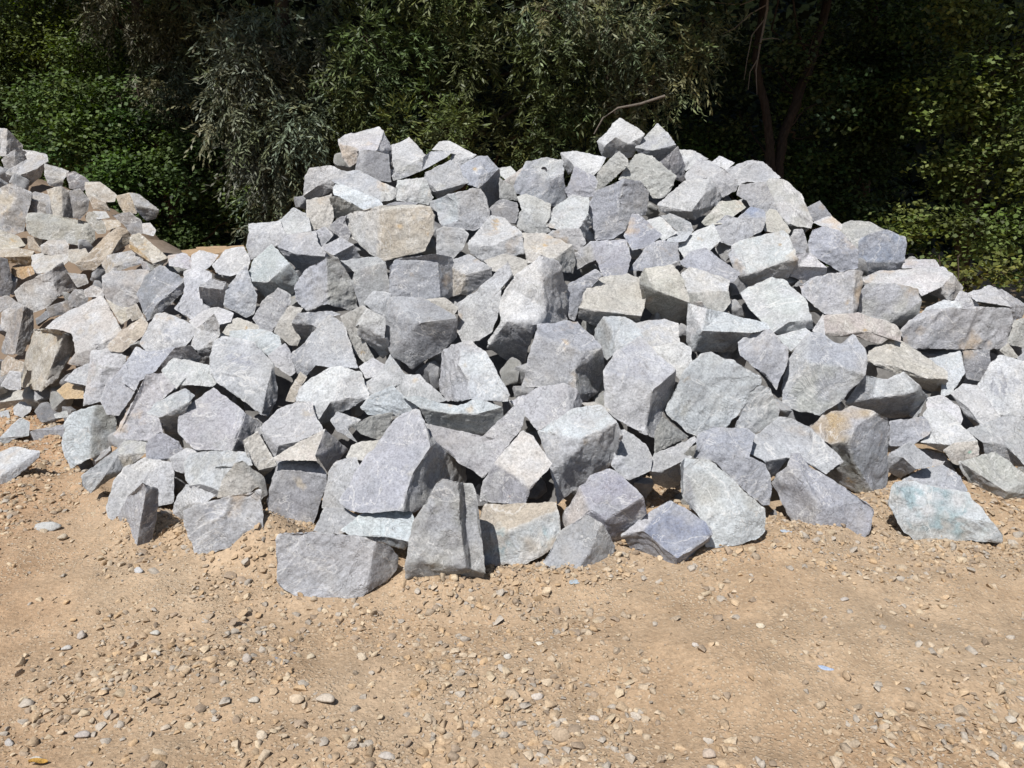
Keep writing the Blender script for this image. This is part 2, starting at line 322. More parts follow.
# ------------------------------------------------------------------ the stones
# each line: id colour; corners of the stone seen in the photograph; its faces (facing, colour mixing weathered skin and painted-in shade, corners); stains
TILES = dict(A=(0,110),B=(0,270),C=(50,380),D=(230,270),E=(230,110),H=(250,420),F=(440,110),G=(440,270),I=(470,410),L=(640,130),K=(640,270),J=(640,400),N=(768,200),O=(768,370),P=(0,380))
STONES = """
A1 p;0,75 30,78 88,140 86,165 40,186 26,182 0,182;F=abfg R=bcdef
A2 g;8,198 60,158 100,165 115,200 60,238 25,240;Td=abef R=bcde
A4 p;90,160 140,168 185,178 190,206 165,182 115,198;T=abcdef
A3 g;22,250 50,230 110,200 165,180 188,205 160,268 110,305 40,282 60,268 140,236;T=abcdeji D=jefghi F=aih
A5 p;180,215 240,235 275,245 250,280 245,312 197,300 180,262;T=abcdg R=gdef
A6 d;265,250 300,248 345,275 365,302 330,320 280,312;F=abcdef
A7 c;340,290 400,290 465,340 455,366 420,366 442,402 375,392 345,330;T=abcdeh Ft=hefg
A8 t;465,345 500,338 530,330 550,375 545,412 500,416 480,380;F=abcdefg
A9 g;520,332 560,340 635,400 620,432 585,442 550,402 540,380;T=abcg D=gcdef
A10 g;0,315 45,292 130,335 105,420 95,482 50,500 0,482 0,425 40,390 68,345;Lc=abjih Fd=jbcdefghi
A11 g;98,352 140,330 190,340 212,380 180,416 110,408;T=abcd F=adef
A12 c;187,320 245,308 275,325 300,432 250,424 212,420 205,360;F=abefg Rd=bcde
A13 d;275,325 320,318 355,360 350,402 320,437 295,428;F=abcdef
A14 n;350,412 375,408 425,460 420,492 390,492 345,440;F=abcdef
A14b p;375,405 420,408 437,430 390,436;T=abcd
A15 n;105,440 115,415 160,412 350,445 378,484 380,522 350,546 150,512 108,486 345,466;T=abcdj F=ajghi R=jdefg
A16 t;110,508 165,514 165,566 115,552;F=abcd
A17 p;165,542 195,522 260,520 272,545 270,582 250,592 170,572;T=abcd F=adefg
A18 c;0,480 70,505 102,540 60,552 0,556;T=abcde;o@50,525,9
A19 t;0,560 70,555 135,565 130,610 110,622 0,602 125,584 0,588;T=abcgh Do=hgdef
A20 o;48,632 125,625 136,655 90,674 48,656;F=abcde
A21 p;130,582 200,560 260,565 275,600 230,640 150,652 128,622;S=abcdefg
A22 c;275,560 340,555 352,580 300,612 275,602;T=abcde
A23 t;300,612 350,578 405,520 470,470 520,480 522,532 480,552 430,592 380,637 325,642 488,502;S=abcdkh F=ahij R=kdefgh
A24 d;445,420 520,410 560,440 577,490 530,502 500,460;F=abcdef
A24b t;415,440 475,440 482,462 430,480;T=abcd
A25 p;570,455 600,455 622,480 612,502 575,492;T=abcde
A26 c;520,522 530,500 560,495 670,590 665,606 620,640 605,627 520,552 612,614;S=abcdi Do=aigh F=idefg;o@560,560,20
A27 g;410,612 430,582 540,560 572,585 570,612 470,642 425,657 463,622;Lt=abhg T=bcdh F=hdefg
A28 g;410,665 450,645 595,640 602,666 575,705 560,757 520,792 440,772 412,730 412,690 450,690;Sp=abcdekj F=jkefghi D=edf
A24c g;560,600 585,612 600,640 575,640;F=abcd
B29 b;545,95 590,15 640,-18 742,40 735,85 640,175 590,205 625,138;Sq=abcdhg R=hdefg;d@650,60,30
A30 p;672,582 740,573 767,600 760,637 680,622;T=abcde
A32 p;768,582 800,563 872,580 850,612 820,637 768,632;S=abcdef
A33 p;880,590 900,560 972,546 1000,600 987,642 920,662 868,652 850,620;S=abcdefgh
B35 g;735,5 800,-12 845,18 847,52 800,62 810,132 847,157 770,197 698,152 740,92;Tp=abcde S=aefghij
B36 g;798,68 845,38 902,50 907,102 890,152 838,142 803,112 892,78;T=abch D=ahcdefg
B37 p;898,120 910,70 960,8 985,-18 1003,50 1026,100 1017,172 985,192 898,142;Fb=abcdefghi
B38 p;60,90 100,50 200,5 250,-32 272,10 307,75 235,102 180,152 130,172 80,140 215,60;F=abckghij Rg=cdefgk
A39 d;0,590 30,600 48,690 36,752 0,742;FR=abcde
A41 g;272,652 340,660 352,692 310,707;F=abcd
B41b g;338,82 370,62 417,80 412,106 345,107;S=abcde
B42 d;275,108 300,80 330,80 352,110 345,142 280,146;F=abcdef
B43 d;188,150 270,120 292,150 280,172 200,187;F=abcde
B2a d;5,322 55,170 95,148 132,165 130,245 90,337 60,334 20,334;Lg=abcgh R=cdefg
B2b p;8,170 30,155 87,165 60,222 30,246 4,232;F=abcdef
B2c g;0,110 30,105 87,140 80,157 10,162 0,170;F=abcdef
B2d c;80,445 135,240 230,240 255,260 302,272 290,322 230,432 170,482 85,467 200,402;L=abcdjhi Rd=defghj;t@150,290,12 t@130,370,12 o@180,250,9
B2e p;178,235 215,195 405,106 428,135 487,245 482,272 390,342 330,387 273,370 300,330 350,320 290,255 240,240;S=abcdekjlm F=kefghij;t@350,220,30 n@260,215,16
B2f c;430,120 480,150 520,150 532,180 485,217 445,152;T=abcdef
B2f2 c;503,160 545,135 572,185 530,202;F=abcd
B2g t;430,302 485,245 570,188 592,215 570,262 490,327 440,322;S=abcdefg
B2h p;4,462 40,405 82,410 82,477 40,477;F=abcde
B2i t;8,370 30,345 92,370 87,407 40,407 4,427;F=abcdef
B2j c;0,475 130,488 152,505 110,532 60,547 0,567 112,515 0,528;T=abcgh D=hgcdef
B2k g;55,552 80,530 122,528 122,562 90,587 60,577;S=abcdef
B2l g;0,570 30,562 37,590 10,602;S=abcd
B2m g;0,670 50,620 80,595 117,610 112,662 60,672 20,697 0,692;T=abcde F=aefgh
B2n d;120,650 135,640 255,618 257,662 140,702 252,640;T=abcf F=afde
P2o g;0,290 60,268 157,284 155,312 90,362 30,417 0,422 88,330 0,382;Tp=abchi FRg=hcdefgi
B2p o;228,482 270,453 327,470 337,512 260,514;S=abcde
B2q g;258,442 300,400 352,373 372,410 350,462 310,452;S=abcdef
B2r n;218,577 265,563 272,587 225,592;S=abcd
B2s p;358,380 365,328 450,313 502,345 500,378 420,472 407,522 333,542 338,500;F=abcdefghi;n@400,400,20
B2t b;420,470 500,378 545,470 530,500 475,580 430,575 400,520;F=abcdefg
B2u b;498,380 545,308 590,328 640,318 702,308 620,402 560,442 540,482 488,447;S=abcdefghi
B2u2 d;608,422 700,313 762,303 802,350 790,382 720,362 660,362 640,432;D=abcdefgh
B2v p;558,290 620,183 660,173 782,223 792,242 740,302 700,312 600,337 570,307;S=abcdefghi;b@690,240,30
B2w p;758,205 810,165 870,148 932,173 920,207 872,217 855,180 790,237;T=abcdefgh
B2w2 p;790,235 855,178 874,216 878,262 850,300 832,382 798,387 792,320 748,302;L=abcdhi D=defgh
B2x c;878,262 930,200 950,193 1032,222 1032,257 900,266;T=abcdef;o@985,232,7
B2y p;838,392 850,290 900,263 1015,288 1090,372 1070,470 1112,512 1070,594 1045,580 870,452;Sg=abcdefij Rd=eghif;b@960,350,40 n@1000,510,24
B2z p;648,400 690,350 842,383 872,442 850,467 720,457 700,482 680,452;S=abcdefgh
C2aa g;513,160 530,120 655,33 780,130 847,175 800,232 785,292 725,282 580,277 520,215;S=abcdhij Rd=defgh
C2bb g;253,217 340,80 385,-22 450,-27 502,30 400,122 442,152 452,212 400,242 268,232 365,60;Lp=abckj F=kdefghij F=ckd
C2cc g;388,132 430,90 540,33 577,65 560,87 540,132 512,202 537,272 460,222 455,180 438,150;T=abcdek Dd=kefghij
C2dd b;383,272 400,235 440,208 515,248 532,277 470,312 388,322;F=abcdefg
C2ee w;48,250 60,170 85,130 180,103 245,98 267,155 247,267 190,302 160,312 80,352 65,320 165,180;Fw=abcdlijk FRn=defghil;n@120,160,14
C2ff g;128,382 275,268 300,243 390,223 387,292 345,327 295,357 215,412 165,452 130,422 270,300 220,380;T=abklij Tc=bcdek D=klhg Dt=kefg F=lhi
C2gg g;228,502 260,400 300,350 380,313 482,328 497,362 492,492 430,502 320,562 260,567 233,552 385,372;Tp=cdel S=bclhijka F=lefgh
C2jj p;478,312 545,273 592,285 547,312 542,372 500,362;T=abcd F=adef
C2kk n;538,332 560,290 700,278 792,288 807,342 760,330 690,412 680,442 560,422 543,402;Sw=abcdefghij
C2ii p;478,552 510,470 545,418 662,460 620,492 530,572;L=abcdef
C2i2 k;553,425 600,418 677,440 667,467 630,467;F=abcde
C2ll c;668,472 690,400 740,333 770,323 852,390 867,452 840,482 800,447 830,430 800,370;F=abcjih FRn=cdefgij
C2mm g;533,522 600,500 842,438 856,600 715,672 590,707 565,662 540,572 700,470;F=abicdefgh;b@650,540,30
C2hh g;273,542 310,470 370,413 432,440 432,502 407,657 345,672 320,642 290,582 385,440 362,560;L=abcjkghi Rd=cdefgkj
C2nn c;773,242 830,208 907,340 850,387 790,302 835,360;F=abcf D=afcde
D2oo g;118,632 190,563 270,523 327,530 347,600 372,640 280,682 215,767 180,757 140,682 195,700;S=abcdefgk FL=akij D=kghi;t@300,570,16
D21 c;155,762 280,690 380,638 470,720 390,810 350,760 340,735;S=abcgf Rg=cdeg
D22 c;465,750 490,700 532,688 602,680 540,760;T=abcde
H4 g;318,202 340,165 425,150 437,190 365,318 395,367 285,352;FL=abcdefg
H3 g;258,442 300,348 380,353 412,373 442,387 372,452 300,454;S=abcdefg
H23 b;358,322 420,200 500,108 572,0 622,-37 672,-37 697,18 742,92 862,186 857,247 655,367 607,357 440,372 390,362 722,110 650,215;S=abcdefgoplmn Rn=ghijklpo;c@640,200,14
H5 d;63,322 110,163 260,158 307,215 302,262 250,432 200,417 73,392 285,222 130,190;Tg=abcdij F=ajidefgh;t@200,260,22
H2 w;365,442 460,368 642,358 667,425 642,487 540,467 400,462 620,517 530,497 430,472;T=abcdefg Dd=gfehij
H1 g;103,482 118,453 250,448 440,463 502,485 540,487 592,542 592,592 540,652 457,707 410,732 250,727 190,702 108,662;F=abcdejklmn Rd=efghij;c@118,500,9
H6 n;618,582 650,412 745,250 770,233 832,248 892,256 907,320 942,612 932,640 830,617 750,617 690,632 623,632 680,560 865,592 842,420 850,251 864,420 888,598;Fg=abcdepon Rd=eqrsop FLg=qfghsr Dd=anoshijklm;n@720,350,30
I1 t;33,487 50,398 60,378 342,370 347,402 362,502 340,542 230,614 60,624 43,552 150,485;T=abcdek Fw=akefghij;n@200,540,50 u@120,540,40 u@280,500,30
I2 p;38,362 60,270 100,210 210,83 250,108 327,215 240,317 220,382 180,265;Sc=cdefgi FLd=abcigh;r@205,305,5 r@160,345,4
I3 g;268,85 300,60 430,-10 520,-22 588,50 440,112 400,185 602,100 572,217 430,307 348,377 328,250 365,265;Tw=abcdef F=afegml D=gehijm F=lmjk;t@360,118,7 t@460,125,7
I4 g;568,222 600,78 620,78 702,140 727,190 722,242 640,277 600,262 635,180;T=abcdi F=aidefgh
I5 b;383,402 438,308 500,253 560,233 610,268 692,345 707,415 640,492 590,537 540,502 545,440 480,402 400,472 358,482;S=bcdefkl D=fghijk Lc=ablmn F=lkjm
I6 g;293,607 360,488 470,413 520,450 577,542 570,582 480,642 420,662 360,657 498,530;S=abcjhi FR=cdefghj
I7 b;608,502 700,420 800,363 850,385 945,453 967,500 950,547 825,627 785,620 650,560 830,600 690,485;Sq=cdefkl Tp=abcl DLd=alkhij R=fghk
I9 g;718,242 735,180 900,103 912,120 892,190 852,202 847,292 790,312 740,292 850,180 760,250;S=abcdjk D=akjefghi
I10 n;738,172 742,80 770,28 872,107;FR=abcd
J8 w;163,260 180,233 290,238 400,350 502,430 502,532 470,562 330,590 262,585 240,472 215,440 172,392 230,440;Ld=abmjkl Sn=bcdejm F=jefghi
J1 b;213,232 235,143 290,103 425,118 462,140 500,250 532,340 522,422 490,422 400,347 290,240 255,237 270,205 435,228;T=bcdenm L=abml F=nfghijklm
J2 g;440,215 460,148 550,73 600,75 690,120 812,245 740,297 650,240 590,225 550,292 515,312 500,245;S=abcdefghil D=lijk
J3 b;523,332 590,268 603,213 640,213 690,275 905,400 942,440 920,522 890,565 705,562 640,537 560,412 770,430 705,402;Lg=abcnjkl S=cdefgmn F=nmghij
J4 b;668,107 760,48 850,28 945,55 992,75 1007,110 987,392 960,407 880,382 738,297 805,255 760,180 832,162 880,90 855,245;To=abcdnml FR=ndefghom DLn=lmohijk;o@840,320,12 o@900,90,10
K5 b;563,547 575,430 600,350 680,250 720,248 800,300 850,253 902,330 897,417 880,442 730,584 670,370 790,385;Lg=abcdl S=efghimld Fn=lmijka
K6 w;98,562 180,400 240,340 285,326 400,378 487,423 490,452 350,627 230,662 190,647 300,430;S=bcdefk Fw=bkfghija;t@190,430,14 n@170,560,20
K7 g;378,627 438,490 470,458 522,470 553,560 553,602 460,652;F=abcdefg
K10 b;393,290 460,243 522,238 562,290 593,310 592,362 545,477 500,422 403,342 480,330;S=abcj F=jcdefghia
K11 w;188,292 193,133 250,128 270,158 330,172 502,210 522,237 440,250 372,332 212,324 250,243;Lp=abcdkj T=kdefgh Dd=hijk
K12 p;398,90 430,70 530,31 575,42 662,110 687,195 697,237 560,258 535,247 500,215 440,157 600,207;S=bcdeflijka D=ilfgh
K14 p;548,262 660,233 682,250 605,322 580,297;T=abcde
N15 c;223,462 360,453 512,500 532,530 527,567 480,552 440,577 350,542 260,547 223,532;F=abcdefghij;o@390,520,9
N16 p;178,522 220,458 228,542;F=abc
L2 p;68,298 180,206 280,191 300,225 332,268 300,302 225,359 82,325 205,325 255,260;T=abcji FRg=cdefgij D=aigh
L6 p;158,80 210,83 272,115 235,127 185,162 165,130;T=abcdef
L3 p;178,182 235,118 290,128 332,160 290,187 190,202;T=abcdef
L4 p;288,130 320,106 377,130 345,157;T=abcd
L5 g;273,192 340,158 392,205 382,242 330,267 300,228;F=abcdef
L7 g;338,162 430,123 490,128 562,190 500,212 430,202 390,222 380,190;S=abcdefgh
L9 g;388,262 400,220 500,208 557,332 500,332 440,302 430,282;F=abcdefg;b@520,250,20
L8 n;498,215 520,193 570,193 640,250 692,370 682,392 590,377 555,332 540,300;Sp=abcdefghi
L10 c;248,367 320,288 400,283 422,310 330,372 260,380;T=abcdef
L11 g;293,382 350,338 392,352 440,308 495,318 502,350 490,402 370,462 312,442;Tq=cdef F=abcfghi
L12 c;493,350 520,318 545,323 602,400 590,417 500,402;S=abcdef
L13 p;353,500 370,460 400,443 570,398 592,420 622,490 637,515 590,587 400,639 393,577 430,580 590,522 415,540;Sw=bcdeflkm FLb=abmkj D=jklfghi;o@480,465,5 o@520,462,5 o@560,460,5
L14 g;618,400 650,398 667,450 662,487 625,492 598,440;F=abcdef
L15 p;618,500 680,493 747,550 740,572 660,602 602,585 640,545;T=abcg D=gcdefa
L16 b;673,462 690,400 740,383 800,408 872,480 872,552 800,567 680,492;F=abcdefgh
L17 d;668,312 720,285 762,340 750,362 700,367 680,340;F=abcdef
L17b p;693,370 762,343 807,380 800,402 740,387;T=abcde
N18 n;288,102 330,83 400,88 482,125 370,157 365,202 300,132;S=abcdefg
N22b p;538,272 550,238 670,238 687,272;T=abcd
N19 b;363,246 365,165 400,140 470,118 547,150 552,180 542,243 532,280 393,300 520,250;Fq=abcdefgj D=ajghi
L20 g;638,622 690,588 860,558 892,568 882,642 862,737 740,737 650,662 848,732;FL=abcigh FRc=cdefi;o@830,700,10
N22 p;378,312 450,283 700,268 738,295 777,345 772,392 715,402 690,375 690,350 615,382 600,360 500,335 390,332;T=abcdijklm FRc=defghi
N21 n;363,452 370,370 400,333 500,333 602,355 617,400 602,462 540,507 480,492 570,440;Fg=abcdefji D=jfghi
N23 p;588,482 640,428 700,403 765,408 772,432 680,446 610,484;T=abcdefg
N24 p;748,402 770,363 832,390 842,432 770,434;F=abcde
N25 g;788,377 890,343 950,368 1022,415 1017,467 980,482 965,425 840,405;T=abcgh FRg=cdefg;t@890,412,10
N26 g;533,522 560,493 640,440 720,436 970,428 980,470 945,597 575,592 540,577 580,510 620,475;F=jkdefgh T=abcdkj L=ajhi
N28 w;615,642 770,603 787,690 735,767 690,792 700,700;S=abcdef
N27 d;778,602 887,600 887,682 850,722 793,712;F=abcde
N29 c;388,642 405,603 490,551 560,580 717,690 717,717 702,767 600,752 540,702 430,657 640,715 500,660;T=abcdefklj D=jlkfghi;t@490,590,8
N30 n;953,572 958,530 970,488 1030,473 1030,592;F=abcde
N31 c;928,602 960,573 1002,630 960,627;F=abcd
N32 g;998,632 1030,605 1030,660;F=abc
O2 p;313,132 390,18 440,30 480,40 540,8 597,58 637,105 590,197 490,197 330,145 422,115 590,90 572,185;S=bcdeflk Dd=abklmij R=fghml
O3 b;488,205 590,193 622,185 652,233 640,262 580,297 550,307 488,302 575,250;F=abifgh S=bcdefi
O4b p;633,112 700,103 762,140 777,190 770,217 640,152;S=abcdef
O4 p;613,287 645,250 620,180 640,150 720,168 837,282 740,297 700,327;S=bcdefga D=agh
O5 c;703,322 740,295 837,283 842,342 760,382 740,372;F=abcdef;v@805,330,6
O6 p;733,97 780,58 840,63 930,187 850,217 830,228 788,172 800,150;T=abcdeh D=ahefg
O7 p;838,62 890,-22 930,-60 1030,-32 1030,152 928,182;S=abcdef;b@940,60,40
O8 g;793,242 930,188 1030,148 1030,385 990,382 870,332 860,290 900,290 950,300 970,240;S=abcdjihg D=ghief F=djie;c@1000,260,12
O9 n;768,367 910,328 1060,440 945,482 945,527 850,502 770,392 1060,502;T=abcd DLd=adefg F=dche
O10 g;473,402 487,332 570,288 657,360 652,387 590,397 530,432 540,350;S=bcdefh D=abhfg
O11 g;598,312 700,338 747,400 700,422 650,390;S=abcde
O12 b;538,442 600,400 700,383 762,420 802,482 780,510 640,490;S=abcdefg
O13 w;478,537 505,448 590,448 700,478 802,488 872,570 902,610 942,658 932,692 820,687 700,694 600,690 545,652 730,580 560,540;Sw=bcdefghno Fn=abonhijklm;u@560,480,60 u@680,520,70 u@820,570,60 u@560,580,50 u@700,630,40 p@760,520,30 p@640,560,26
E1 p;73,455 200,448 217,490 237,500 237,532 190,537 80,602 68,540 80,490;T=abci Fg=icdefgh
E2 p;198,442 255,393 312,420 322,482 280,492 235,502 215,490;S=abcdefg
E3 g;188,545 235,498 342,478 347,530 402,587 290,652 220,592 260,575;S=abcdeh D=ahefg
E6 p;296,342 300,270 320,233 400,223 452,245 420,272 417,312 372,342 308,357 350,305;F=abcdefj D=jfghia
E4 c;308,362 370,348 405,338 412,430 400,472 350,477 320,482 308,420;F=abcdefgh
E5 n;400,348 430,348 532,400 480,425 410,432;D=abcde
E7 w;418,342 413,310 430,288 602,363 612,382 540,402 440,347;S=abcdefg
E8 g;408,282 440,243 520,243 602,288 667,313 662,352 640,362 600,364 430,297;Tb=abcdhi Fp=defgh;o@610,345,7
E8b d;612,386 660,368 752,370 720,392;T=abcd
E9 p;433,120 460,103 592,68 614,85 647,160 652,262 635,272 630,180 580,165 515,165 510,150 450,140 517,207 480,227 453,190;T=abcdijkl R=defghi Ft=alkjmno
E10 d;503,242 520,163 550,160 632,180 642,287 600,282 515,247 527,240;F=hcdefg Lp=bchga
E11 p;648,140 690,128 715,110 782,180 720,217 660,257 648,200;S=abcdefg
E13 p;808,160 840,128 880,126 982,180 992,190 925,222 880,202 890,167;T=abcdgh R=defg
E12 g;648,262 680,235 770,193 800,168 897,163 862,190 765,240 680,277 655,282;T=cdefg Fn=abcghi
E14 g;783,250 880,203 922,215 952,290 920,312 830,352 800,322 778,270 830,325;S=abcdih D=idefgh;n@850,300,12
E15 p;668,280 780,273 812,350 790,377 668,362;F=abcde;c@790,330,14
E16 g;788,377 840,350 902,333 1000,310 1027,350 1047,457 980,482 880,472 848,462 828,402 912,440 915,370;Lw=abclkij F=cdefghikl
E18 d;393,467 440,430 470,423 455,435 482,492 470,522 400,482;F=abcdefg
E20 g;298,502 380,468 412,500 365,552 343,522;F=abcde
E19 g;363,552 440,508 492,540 522,592 440,602 415,580;S=abcf D=fcde
E17 c;453,435 480,413 587,388 680,378 800,383 817,420 812,492 780,562 612,602 590,592 490,512 592,400;Lp=abcljk Ft=lefghij Tc=cdel;o@670,460,20 c@760,420,20 o@790,500,8 d@588,430,5 d@588,480,6 d@590,530,6 d@591,575,5
E21 w;73,657 95,600 165,538 237,613 277,670 262,702 247,742 152,757 75,684 150,690;S=abcdji D=jdefgh F=ijh;n@220,680,18
E22 g;263,700 300,638 385,588 430,593 492,688 512,790 480,802 390,772 310,802 263,762;FLb=abchij FRn=cdefgh
E23 d;438,602 590,588 622,610 642,740 520,792 490,690 500,650;Tg=abcg F=gcdef
E24 b;638,622 660,598 820,578 887,590 899,690 887,747 840,764 820,767 638,742 832,600;T=abcj F=ajghi R=jcdefg
E25 g;828,482 855,468 932,478 952,500 930,552 890,597 828,582;F=abcdefg
D1 g;93,192 130,130 190,73 242,100 242,132 200,202 165,247 118,242;F=abcdefgh
D3 c;178,247 200,200 230,143 292,155 260,170 245,217 282,270 270,302 238,297;F=abcdefghi
D4 g;248,212 270,173 400,163 442,177 400,192 350,232 302,272 280,277 325,220;Tb=bcdefi Dd=abifgh
D6 w;0,243 130,238 197,265 202,300 150,342 100,297 0,292;S=abcdefg
D7 g;153,342 220,293 242,330 262,410 240,422 180,382;S=abcdef
D5 g;233,347 300,290 350,228 400,183 452,210 512,392 400,390 345,380 305,427 270,412;S=bcdefgh FLd=abhij
D8 t;223,522 240,480 280,408 307,430 280,472 260,527;F=abcdef
D9 g;263,512 300,450 380,398 440,386 522,410 557,495 545,517 440,572 380,614 353,604 290,562 400,530 480,510;Sp=abcdefmljk D=jlmfghi;d@365,432,3
D10 n;443,187 530,143 547,155 510,210 532,270 577,350 540,372 500,330 470,250;F=abcdefghi;o@535,335,9
D11 p;518,387 570,353 622,380 590,422 545,432;S=abcde
D12 p;538,452 610,400 640,338 702,420 752,418 872,522 830,532 700,512 660,467 560,502;Sg=abcdefghij;t@740,440,12
D13 p;538,132 575,83 642,95 632,192 615,197;F=abcde
D13b p;503,232 545,150 622,195 627,265 642,322 610,352 550,292 510,257 615,270 520,220;F=abcij D=hjidefg
D15 c;768,118 860,113 912,150 890,182;T=abcd;t@870,160,8
D14 d;618,202 640,108 770,108 890,178 907,193 907,272 852,322 730,394 645,342 618,292 742,213;FLg=abkhij Tg=bcdek Dd=kefgh
G18 g;-2,482 10,328 60,295 125,288 180,330 282,502 272,527 120,514 30,522 80,320 75,380 112,440;L=abjklhi Sw=jefghlk T=bcdej;c@100,380,7
D18b w;523,547 560,505 650,463 692,505 752,550 720,572 650,582 550,582;F=abcdefgh
D18 w;690,507 750,503 830,528 910,548 970,513 1052,533 1090,547 1092,602 1040,672 940,667 790,612 760,550 880,575 990,575;T=abcdefgnml Dn=lmnghijk;t@880,540,9 t@960,555,9
D19 g;403,602 430,568 522,600 470,632 480,662 512,692 430,642;F=abcdefg
D20 n;478,622 560,588 652,568 642,612 602,682 520,652;FR=abcdef
F1 b;78,225 150,188 190,183 237,235 247,352 190,387 155,312 110,297 150,265;S=abcdi F=aigh Rd=idefg;o@140,238,7
F2 d;188,402 240,358 307,370 312,410 300,452 240,437 200,432;S=abcdefg
F3 n;238,270 292,310 312,362 240,352;F=abcd
F4 p;233,235 280,228 302,250 270,282 240,257;S=abcde
F5 c;258,282 330,233 347,240 342,290 305,332;F=abcde
F6 b;298,292 345,208 440,188 492,203 492,257 507,352 450,387 430,372 380,362 298,327 432,290 395,262;Sp=bcdekl F=ablkhij FR=kefgh
F7 p;483,172 540,166 662,190 640,232 602,272 545,228 515,257 490,217 520,203;T=abcdefi DLd=aifgh
F8 b;498,312 515,300 540,228 617,266 627,292 612,344 515,354 570,310;S=bcdeh F=abhefg
F9 n;608,322 640,240 715,163 747,200 752,222 640,322 615,337;FL=abcdefg
F10 p;628,125 655,100 690,58 720,35 802,80 817,100 790,142 770,187 700,187 650,192 660,142 702,108 752,135;L=abkj S=bcdefmlk Dg=klmghij Dg=mfg
F13 g;878,212 930,168 952,148 977,220 977,292 938,272;FR=abcdef
F11 b;783,150 870,56 907,90 942,138 932,182 880,207 800,187 850,162;Sp=abcdh D=ahdefg
F12 n;718,277 745,218 790,178 845,185 942,262 925,312 895,347 850,352 825,302 850,240;T=bcdej Fn=abjefghi
F16 b;593,380 620,328 740,273 802,288 834,330 822,422 770,422 740,482 690,522 622,522 715,400 720,340;FL=abclkhij FRg=cdefghkl
F17 b;738,502 770,418 800,423 887,500 830,547 770,557;S=abcdef;w@830,470,14
F18 p;828,442 880,426 947,490 890,522 850,482;T=abcde
F19 g;883,422 920,413 1002,450 1012,482 960,492;F=abcde
F20 w;908,522 940,488 1007,488 980,522 930,532;S=abcde
F21 p;428,465 460,388 525,343 597,350 592,410 607,440 570,532 555,470 480,480;S=abcdehi Rg=efgh
F22 n;308,350 345,338 442,375 437,430 420,452 442,482 390,507 320,472 298,440 330,400;Sp=abcdej Fg=jefghi
F23 p;113,532 205,423 250,433 327,490 337,572 255,592 170,602 123,567 200,545;T=abcdi Fg=aidefgh;o@225,450,12 o@220,475,8
F25 c;328,492 420,498 527,540 542,602 530,652 480,642 450,595 350,614;T=abcgh FRn=cdefg;t@400,550,30 o@420,540,10
F26 g;438,502 470,478 557,473 582,530 560,562 530,552 490,522;F=abcdefg
F26b g;413,512 450,483 472,490 440,522;S=abcd
F27 c;178,602 260,576 382,610 300,662 210,642;T=abcde
F28 g;53,602 115,578 207,632 202,672 112,742 82,737 53,742 105,660 53,632;T=abchi Dd=hcde Lt=ihefg
G1 g;63,237 75,128 150,83 272,-37 292,20 245,72 240,152 210,242 160,282 90,292;FLp=abcdefghij
G2 p;188,312 245,200 240,150 245,110 300,28 405,-67 470,-32 522,110 522,192 480,212 375,217 335,407 215,332 420,155 270,205 300,80 355,55 405,60;S=defrqp Fn=pqrn S=dpnkobc Rg=fghijnr Dd=oklma F=abo S=nkj
G3 b;498,100 510,60 620,-2 652,20 570,102 540,202 518,192;F=abcdefg
F11b b;538,575 605,528 742,515 762,590 745,667 655,667 625,602 545,642;S=bcdefg FLn=abgh
G4 c;558,150 590,68 650,28 750,16 822,50 827,100 805,182 800,207 620,222 553,192 640,165;T=abcdefgk Dd=akghij
L5c c;0,592 20,553 130,543 167,590 197,690 192,792 80,777 20,702 0,622 60,640;T=abcdej Dn=jefghia
L6c c;163,577 200,548 357,600 364,690 330,727 200,692 195,650 352,640;Tp=abchg Fn=ghdef
L7c b;158,532 200,488 260,473 402,570 370,612 200,557;S=abcdef
L8c p;148,462 200,418 292,373 322,440 265,492 180,512;S=abcdef;t@240,430,8
F9c b;758,642 820,558 870,523 952,528 957,602 860,640;S=abcdef
G12 w;618,237 655,188 735,188 782,213 812,270 705,325 670,357 630,322 692,250;Ln=abigh Sw=bcdefi F=ifg
G13 c;773,212 900,198 952,213 957,292 840,312 800,270;Sp=abcdef
G15 p;838,312 960,288 1002,310 1007,382 960,442 938,402 868,340;S=abcdefg
G14 p;653,412 700,328 800,266 862,330 942,400 935,482 860,672 820,657 700,592 658,547 760,425 855,480 830,632;Tb=abcdelk Fp=aklmij Rd=lefghm F=mhi
G16 b;328,477 355,330 382,255 390,218 550,202 647,312 657,430 630,487 570,534 545,492 450,462 490,298 565,325 540,400;Tb=cdefml Fg=abclmnjk Rn=mfghijn;o@490,298,12 t@350,440,10
G17 g;278,525 400,468 495,453 552,480 567,540 520,577 390,642 350,592;S=abcfgh R=cdef
G23 c;567,533 620,528 682,560 640,582;T=abcd
H19 g;690,10 800,60 980,75 1000,0 1060,-62 1102,-40 1092,22 1022,112 935,227 855,182 740,92;S=abcdefghijk
"""
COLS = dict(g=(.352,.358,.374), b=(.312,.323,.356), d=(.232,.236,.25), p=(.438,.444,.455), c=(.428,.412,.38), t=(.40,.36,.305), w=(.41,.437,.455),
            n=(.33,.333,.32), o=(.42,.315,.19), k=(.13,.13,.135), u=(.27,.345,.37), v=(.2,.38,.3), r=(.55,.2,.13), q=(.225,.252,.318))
WORD = dict(g="grey", b="blue-grey", d="dark grey", p="pale", c="cream", t="tan", w="bluish-white", n="greenish grey", o="ochre", k="blackish", u="teal", q="blue-grey")
DIRS = dict(T=(-.03,-.38,.92), F=(-.05,-.93,.30), L=(-.80,-.55,.22), R=(.86,-.50,-.02), D=(.05,-.82,-.55), S=(-.12,-.66,.74),
            FL=(-.45,-.82,.32), FR=(.55,-.80,.12), DL=(-.55,-.68,-.48), DR=(.55,-.65,-.5))
